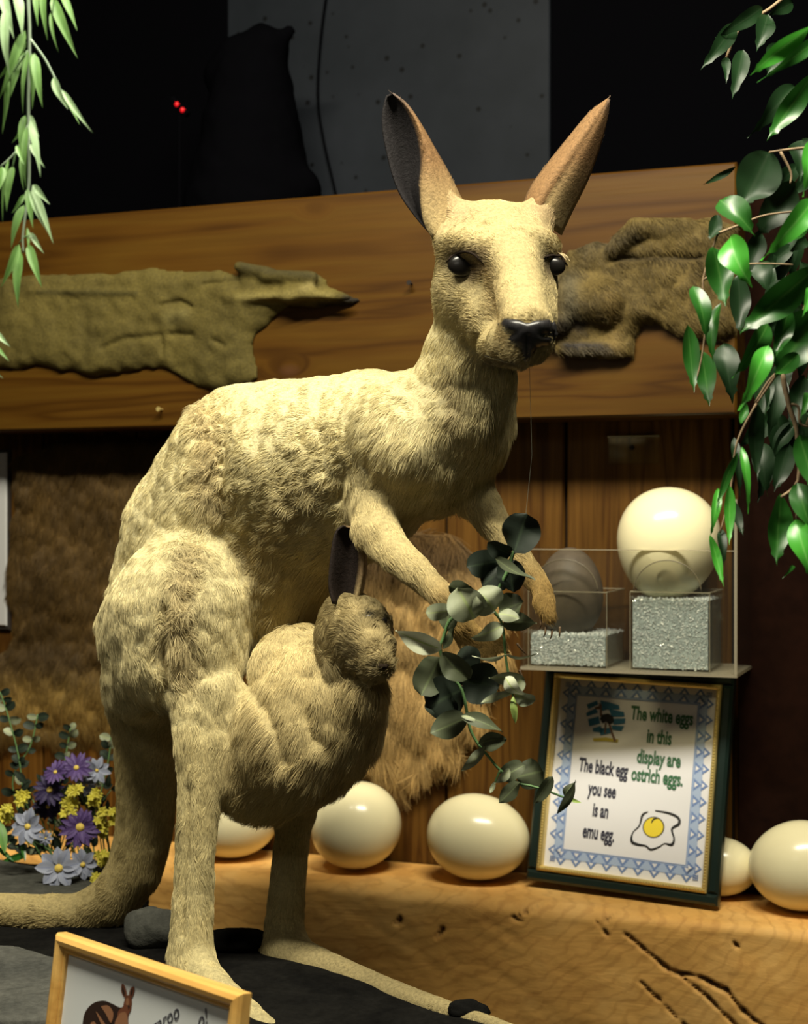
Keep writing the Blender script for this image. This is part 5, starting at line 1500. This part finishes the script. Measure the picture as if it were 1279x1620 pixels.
# leaves of the dark inside of the branch
rg = np.random.default_rng(77)
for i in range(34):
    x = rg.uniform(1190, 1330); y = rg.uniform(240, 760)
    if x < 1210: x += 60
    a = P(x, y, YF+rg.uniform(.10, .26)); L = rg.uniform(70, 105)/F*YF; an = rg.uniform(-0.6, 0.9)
    leaf('leaf', a, a+np.array([-math.sin(an)*L, rg.uniform(-.3, .3)*L, -math.cos(an)*L]), L*0.42, fic, 'ficus_shaded', prof_ficus, rg.uniform(-.6, .6), 0.08, 0.25, 0.1, 9, 300+i)
for pts, r, fn in (([(715, 95), (745, 240), (775, 330), (785, 395), (790, 600), (710, 680)], .0026, C3), ([(685, 95), (640, 165), (592, 235)], .0018, C3), ([(745, 240), (790, 250), (800, 330), (850, 345)], .0016, C3), ([(592, 235), (500, 420), (470, 640), (420, 850)], .0013, C3),
                   ([(840, -60), (790, 20), (715, 95), (700, 60)], .003, C3), ([(1080, 590), (990, 598), (905, 610)], .0015, C2), ([(950, 608), (992, 690), (990, 735)], .0014, C2), ([(700, 935), (640, 1120), (655, 1230), (640, 1400), (615, 1520)], .0012, C2), ([(1100, 1000), (1060, 1200), (960, 1480), (985, 1630)], .002, C2),
                   ([(700, 935), (790, 900), (900, 860), (1100, 840)], .0014, C2), ([(640, 1120), (800, 1060), (1000, 1060)], .0012, C2), ([(930, 1500), (900, 1530), (850, 1610)], .0016, C2), ([(790, 600), (780, 790)], .0012, C3), ([(1100, 330), (1200, 600), (1150, 900)], .003, C2), ([(1200, 600), (1200, 1300), (1060, 1700)], .004, C2)):
    b = MB(); pp = spline([fn(x, y, YF+.012) for x, y in pts], 4); b.tube(pp, list(np.linspace(r, r*0.6, len(pp))), 7); b.build('stem', M['twig'], fic, True)
# dark leaves of a second spray further back at the top right
fic2 = empty('ficus_branch', P(1200, 40, 1.75)); tag(fic2, 'dim ficus spray in the black top right corner, behind the bright leaves', 'artificial plant')
for i, (a, c, w_) in enumerate([((770, 95), (640, 275), 80), ((880, 30), (700, 150), 70), ((800, 200), (762, 392), 80), ((730, 230), (735, 330), 40), ((900, 60), (860, 200), 90), ((1000, 10), (900, 60), 60), ((940, 180), (900, 300), 90)]):
    leaf('leaf', C2(*a, 1.78), C2(*c, 1.76), w_*0.395/F*1.77, fic2, 'ficus_shaded', prof_ficus, .3, 0.08, 0.25, 0.1, 12, 400+i)
b = MB(); pp = spline([C2(x, y, 1.785) for x, y in [(1000, -40), (900, 40), (790, 110), (735, 230)]], 4); b.tube(pp, .002, 6); b.build('stem', M['twig'], fic2, True)

# ---- bamboo at the top left
YB = 1.30
bam = empty('bamboo_spray', P(45, 0, YB)); tag(bam, 'light green artificial bamboo spray hanging down in the top left corner', 'artificial plant')
for pts, r, mt in (([(44, -60), (45, 0), (47, 60), (45, 150), (46, 230), (46, 290), (40, 340), (36, 375), (37, 400)], .0016, 'stem_pale'), ([(48, 62), (70, 92), (85, 120), (100, 150), (122, 182), (144, 207)], .0012, 'stem_pale'), ([(46, 195), (25, 240), (0, 264)], .0011, 'stem_pale'),
                   ([(25, 240), (20, 265)], .0009, 'stem_green'), ([(38, 375), (30, 385)], .0008, 'stem_green'), ([(38, 375), (48, 372)], .0008, 'stem_green'), ([(44, 80), (10, 130)], .001, 'stem_green'), ([(90, -40), (82, 30)], .001, 'stem_green')):
    b = MB(); pp = spline([P(x, y, YB) for x, y in pts], 4); b.tube(pp, list(np.linspace(r, r*.5, len(pp))), 6); b.build('stem', M[mt], bam, True)
BL_ = [((10, 12), (13, 120), 16, 'p'), ((2, -20), (22, 60), 16, 'p'), ((25, -15), (37, 56), 17, 'p'), ((70, -30), (73, 62), 12, 'b'), ((82, -5), (122, 90), 17, 'b'), ((95, -15), (123, 46), 12, 'b'), ((80, 20), (91, 82), 6, 'b'), ((40, 48), (4, 145), 15, 'b'), ((42, 64), (-4, 130), 12, 'b'), ((36, 80), (38, 125), 9, 'b'),
       ((54, 84), (67, 168), 15, 'b'), ((50, 84), (53, 172), 12, 'b'), ((46, 78), (34, 178), 8, 'b'), ((30, 95), (17, 152), 12, 'b'), ((28, 70), (0, 160), 13, 'b'), ((85, 122), (106, 172), 14, 'p'), ((98, 142), (146, 209), 9, 'p'), ((100, 148), (127, 196), 7, 'b'),
       ((40, 182), (31, 240), 12, 'b'), ((47, 182), (62, 217), 9, 'p'), ((47, 192), (66, 278), 13, 'p'), ((43, 200), (39, 296), 11, 'b'), ((48, 228), (70, 264), 9, 'p'), ((40, 198), (20, 226), 7, 'b'), ((21, 262), (9, 334), 14, 'b'), ((26, 230), (38, 260), 7, 'b'), ((4, 264), (0, 300), 13, 'b'), ((14, 250), (2, 352), 6, 'b'),
       ((52, 292), (78, 322), 11, 'p'), ((50, 298), (86, 384), 13, 'p'), ((46, 300), (74, 368), 7, 'p'), ((44, 298), (52, 360), 12, 'b'), ((38, 308), (20, 337), 8, 'b'), ((38, 324), (16, 392), 14, 'b'), ((48, 368), (69, 400), 9, 'p'), ((30, 386), (3, 455), 15, 'b'), ((33, 398), (27, 487), 16, 'b'), ((45, 386), (66, 454), 15, 'b'), ((43, 360), (46, 398), 6, 'b'), ((36, 240), (36, 300), 8, 'b'),
       ((-8, 524), (16, 548), 9, 'p'), ((-8, 548), (14, 570), 7, 'b'), ((-10, 584), (4, 598), 6, 'p'), ((56, -20), (60, 40), 10, 'b'), ((12, 120), (6, 210), 10, 'b')]
for i, (a, c, w_, mt) in enumerate(BL_):
    leaf('leaf', P(*a, YB+(i % 5-2)*.006), P(*c, YB+(i % 5-2)*.006-.01), w_/F*YB*1.1, bam, 'bamboo_pale' if mt == 'p' else 'bamboo', prof_lance, (i % 3-1)*.4, 0.05, 0.3, 0.03, 9, 500+i)

# ================================================================== FLOWERS AT THE LOWER LEFT
def F5(x, y, Y=2.16): return P(x, y, Y)


pet_p = leaf_mat('purple_petal', (0.11, 0.065, 0.22), (0.09, 0.05, 0.18), (0.19, 0.13, 0.33), 0.6, 0.3, 0.1)
pet_d = leaf_mat('deep_purple_petal', (0.035, 0.025, 0.085), (0.03, 0.02, 0.07), (0.06, 0.04, 0.12), 0.6, 0.3, 0.1)
pet_b = leaf_mat('pale_blue_petal', (0.29, 0.32, 0.43), (0.36, 0.39, 0.50), (0.20, 0.23, 0.37), 0.6, 0.3, 0.15)
pet_y = leaf_mat('yellow_petal', (0.62, 0.55, 0.05), (0.68, 0.62, 0.10), (0.45, 0.38, 0.03), 0.6, 0.3, 0.15)
cen_y = plain('flower_centre', (0.62, 0.46, 0.09), 0.8, var=0.3, scale=200)
GROUND = BASE_Z


def flower(name, x, y, r, npet, mat, label, tilt=(0, 0), Y=2.16, cr=0.24, wide=0.42, seed=0, group=None, layers=1):
    c = P(x, y, Y); rad = r/F*Y; e = empty(name, c); tag(e, label, 'flower', group)
    nrm = np.array([tilt[0], -1.0, tilt[1]+0.15]); nrm /= np.linalg.norm(nrm)
    ux = np.cross(nrm, [0, 0, 1]); ux /= np.linalg.norm(ux); uz = np.cross(ux, nrm)
    rg = np.random.default_rng(seed)
    for l_ in range(layers):
        for k in range(npet):
            a = 2*math.pi*(k+0.5*l_)/npet+rg.uniform(-.12, .12); d = ux*math.cos(a)+uz*math.sin(a); rr = rad*rg.uniform(.88, 1.08)*(1-0.15*l_)
            base = c+d*rad*0.12+nrm*0.001*l_; tip = c+d*rr+nrm*rad*rg.uniform(-.05, .28)
            leaf('petal', base, tip, rad*wide, e, mat, prof_oval, rg.uniform(-.2, .2), 0.05, 0.25, 0.05, 6, seed*40+k, m=2)
    ph = np.linspace(0, math.pi/2, 5); th = np.linspace(0, 2*math.pi, 13)[:-1]
    v = [c+nrm*0.001+(ux*math.cos(t)*math.sin(p)+uz*math.sin(t)*math.sin(p))*rad*cr+nrm*math.cos(p)*rad*cr*0.7 for p in ph for t in th]
    f = [(i*12+k, i*12+(k+1) % 12, (i+1)*12+(k+1) % 12, (i+1)*12+k) for i in range(4) for k in range(12)]
    mesh('flower_centre', v, f, cen_y, e, True)
    b = MB(); g = np.array([(-0.42)*0.35+c[0]*0.65, Y+0.05, GROUND]); b.tube(spline([c-nrm*0.002, c-nrm*0.02+np.array([0, 0, -0.02]), (c+g)/2+np.array([0, 0.02, 0]), g], 3), 0.0012, 5)
    b.build('stem', M['stem_green'], e, True)
    return e


flower('daisy', 127, 1309, 33, 15, pet_p, 'large purple daisy with yellow centre, lowest and nearest the tail', (.1, .1), 2.12, .22, .34, 1, layers=2)
flower('daisy', 121, 1215, 27, 15, pet_p, 'purple daisy at the top of the flower bunch', (.1, .5), 2.18, .16, .34, 2)
flower('daisy', 88, 1222, 21, 14, pet_p, 'purple daisy just left of the topmost purple one', (-.4, .5), 2.17, .16, .34, 3)
flower('daisy', 79, 1250, 28, 15, pet_d, 'dark purple daisy in the middle of the bunch, upper one', (-.2, .3), 2.18, .18, .34, 4)
flower('daisy', 76, 1276, 25, 14, pet_d, 'deep purple daisy under the dark one in the middle of the bunch', (0, -.5), 2.19, .12, .36, 5, layers=2)
flower('daisy', 44, 1308, 29, 10, pet_b, 'pale blue daisy at the left of the bunch above the slate', (-.2, .1), 2.12, .18, .55, 6)
flower('daisy', 93, 1374, 35, 9, pet_b, 'largest pale blue daisy, low at the front edge of the slate', (0, .1), 2.08, .2, .58, 7)
flower('daisy', 131, 1368, 27, 8, pet_b, 'pale blue daisy right of the largest one, low near the tail', (.3, 0), 2.10, .16, .55, 8)
flower('daisy', 153, 1219, 22, 9, pet_b, 'faint blue daisy at the upper right of the bunch beside the rump', (.5, .2), 2.19, .12, .5, 9)
flower('daisy', 137, 1243, 18, 9, pet_b, 'small faint blue daisy between two yellow clusters', (.2, .6), 2.20, .12, .5, 10)
flower('daisy', 72, 1326, 13, 8, pet_b, 'tiny pale blue daisy right of the left blue daisy', (.3, -.2), 2.14, .12, .5, 11)


def cluster(x, y, rw, rh, n, label, seed, Y=2.13):
    c = P(x, y, Y); e = empty('yellow_blossom', c); tag(e, label, 'flower', None); rg = np.random.default_rng(seed)
    for k in range(n):
        q = P(x+rg.uniform(-1, 1)*rw*.75, y+rg.uniform(-1, 1)*rh*.75, Y+rg.uniform(-.01, .008)); r_ = 9/F*Y
        nr = np.array([rg.uniform(-.6, .6), -1, rg.uniform(-.2, .7)]); nr /= np.linalg.norm(nr); ux = np.cross(nr, [0, 0, 1]); ux /= np.linalg.norm(ux); uz = np.cross(ux, nr)
        v = [q+nr*0.0015]; f = []
        for j in range(12):
            a = 2*math.pi*j/12+k; rr = r_*(1.0 if j % 2 == 0 else 0.62); v.append(q+(ux*math.cos(a)+uz*math.sin(a))*rr+nr*(0.003 if j % 2 == 0 else 0.0012))
        for j in range(12): f.append((0, 1+j, 1+(j+1) % 12))
        v2 = [p-nr*0.0012 for p in v]; f += [(a_+13, c_+13, b_+13) for a_, b_, c_ in f]
        mesh('floret', v+v2, f, pet_y, e, False, attrs={'rib': ('FLOAT', ([0.1]+[1 if j % 2 == 0 else .4 for j in range(12)])*2)})
    b = MB(); g = np.array([-0.42*0.35+c[0]*0.65, Y+0.06, GROUND]); b.tube(spline([c+np.array([0, .006, 0]), (c+g)/2+np.array([0, 0.02, 0]), g], 4), 0.0013, 5); b.build('stem', M['stem_green'], e, True)


cluster(32, 1263, 16, 10, 9, 'yellow blossom cluster at the upper left, above the left blue daisy', 1)
cluster(10, 1286, 12, 14, 8, 'yellow blossom cluster touching the left border', 2)
cluster(110, 1276, 12, 16, 11, 'dense yellow blossom cluster between dark and large purple daisies', 3)
cluster(115, 1248, 17, 10, 9, 'yellow blossom cluster just under the topmost purple daisies', 4)
cluster(148, 1263, 12, 14, 8, 'yellow blossom cluster right of centre, beside the small blue daisy', 5)
cluster(160, 1292, 9, 12, 7, 'yellow blossom cluster right of the large purple daisy', 6)
cluster(162, 1314, 8, 9, 5, 'small yellow blossom cluster below right of the large purple daisy', 7)
cluster(180, 1290, 8, 14, 5, 'yellow blossom cluster partly behind the tail', 8, 2.17)
cluster(165, 1360, 14, 14, 9, 'yellow blossom cluster low at the inner bend of the tail', 9, 2.09)
cluster(160, 1392, 16, 9, 8, 'lowest yellow blossom cluster resting at the tail', 10, 2.07)
# green and grey-green foliage round the bunch
fo = empty('foliage_spray', P(60, 1340, 2.2)); tag(fo, 'dark grey-green foliage spray rising behind and among the flowers', 'artificial plant')
rg = np.random.default_rng(5)
for stem in ([(60, 1350), (40, 1280), (30, 1200), (12, 1130), (0, 1095)], [(80, 1350), (95, 1250), (105, 1190), (112, 1150)], [(110, 1350), (150, 1280), (170, 1210), (176, 1165)], [(50, 1350), (20, 1240), (48, 1180), (60, 1130)], [(60, 1350), (45, 1350), (10, 1330), (-10, 1320)]):
    pp = spline([P(x, y, 2.24) for x, y in stem], 6); b = MB(); b.tube(pp, 0.0012, 5); b.build('stem', M['stem_green'], fo, True)
    for i in range(3, len(pp), 2):
        for sg in (-1, 1):
            a = pp[i]; L = rg.uniform(14, 22)/F*2.2; an = sg*rg.uniform(.5, 1.4)
            leaf('leaf', a, a+np.array([math.sin(an)*L, -L*rg.uniform(0, .6), math.cos(an)*L*.8]), L*.7, fo, rg.choice(['euc_dark', 'euc_pale', 'euc_dark']), prof_round, rg.uniform(-.5, .5), 0.05, 0.15, 0.05, 6, int(rg.integers(999)), m=2)
for a, c, w_, mt in (((42, 1352), (5, 1362), 12, 'ficus'), ((0, 1300), (8, 1350), 16, 'bamboo'), ((-5, 1340), (22, 1362), 8, 'ficus'), ((95, 1362), (120, 1392), 8, 'ficus_shaded'), ((35, 1335), (40, 1362), 8, 'ficus')):
    leaf('leaf', P(*a, 2.13), P(*c, 2.11), w_/F*2.13, fo, mt, prof_oval, .2, .05, .2, .05, 8, 3)

# ================================================================== DARK SILHOUETTE AND LED REFLECTIONS BEHIND THE BOARD
bp = []
def bch(pts, k): return chain([(x, y, WP(x, y, -0.20)[1], r) for x, y, r in pts], k, (0, 0, 0))
bp += bch([(418, 84, 42), (400, 140, 64), (398, 210, 80), (395, 330, 105)], .025)+bch([(459, 49, 15)], .003)+bch([(412, 44, 14)], .003)+bch([(380, 95, 40), (350, 120, 30)], .02)+bch([(470, 300, 40), (440, 340, 60)], .02)
bv, bq = sdf_mesh(bp, 0.007)
bv = bv+vnormals(bv, bq)*(0.003*fbm(bv, 30, 2))[:, None]
tag(mesh('bear_silhouette', bv, bq, M['darkwall'], None, True, loc=bv.mean(0)), 'black round-eared bear-shaped silhouette above the pine board', 'silhouette')  # solid figure built from a dark outline alone
led = NT('red_led_reflection'); led.b.inputs['Emission Color'].default_value = (1, .01, .02, 1); led.b.inputs['Emission Strength'].default_value = 0.55; led.set(Base_Color=(.3, 0, 0))
bx = empty('led_reflection', WP(284, 170, -0.10)); tag(bx, 'pair of red glowing dots standing in for LED reflections at the upper left', 'light')  # reflections of LEDs on glass, built as glowing dots
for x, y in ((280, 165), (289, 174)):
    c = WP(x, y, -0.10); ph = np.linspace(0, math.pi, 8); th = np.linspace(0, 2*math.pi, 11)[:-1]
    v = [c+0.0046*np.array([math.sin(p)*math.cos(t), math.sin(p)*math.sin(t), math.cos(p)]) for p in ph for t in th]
    mesh('glow_dot', v, [(i*10+k, (i+1)*10+k, (i+1)*10+(k+1) % 10, i*10+(k+1) % 10) for i in range(7) for k in range(10)], led.m, bx, True)
b = MB(); b.tube([WP(272, 157, -0.105), WP(297, 182, -0.105)], 0.006, 6); b.tube([WP(284, 170, -0.106), WP(284, 345, -0.106)], 0.003, 6); b.build('dot_holder', M['darkwall'], bx)  # holder added behind the reflection dots

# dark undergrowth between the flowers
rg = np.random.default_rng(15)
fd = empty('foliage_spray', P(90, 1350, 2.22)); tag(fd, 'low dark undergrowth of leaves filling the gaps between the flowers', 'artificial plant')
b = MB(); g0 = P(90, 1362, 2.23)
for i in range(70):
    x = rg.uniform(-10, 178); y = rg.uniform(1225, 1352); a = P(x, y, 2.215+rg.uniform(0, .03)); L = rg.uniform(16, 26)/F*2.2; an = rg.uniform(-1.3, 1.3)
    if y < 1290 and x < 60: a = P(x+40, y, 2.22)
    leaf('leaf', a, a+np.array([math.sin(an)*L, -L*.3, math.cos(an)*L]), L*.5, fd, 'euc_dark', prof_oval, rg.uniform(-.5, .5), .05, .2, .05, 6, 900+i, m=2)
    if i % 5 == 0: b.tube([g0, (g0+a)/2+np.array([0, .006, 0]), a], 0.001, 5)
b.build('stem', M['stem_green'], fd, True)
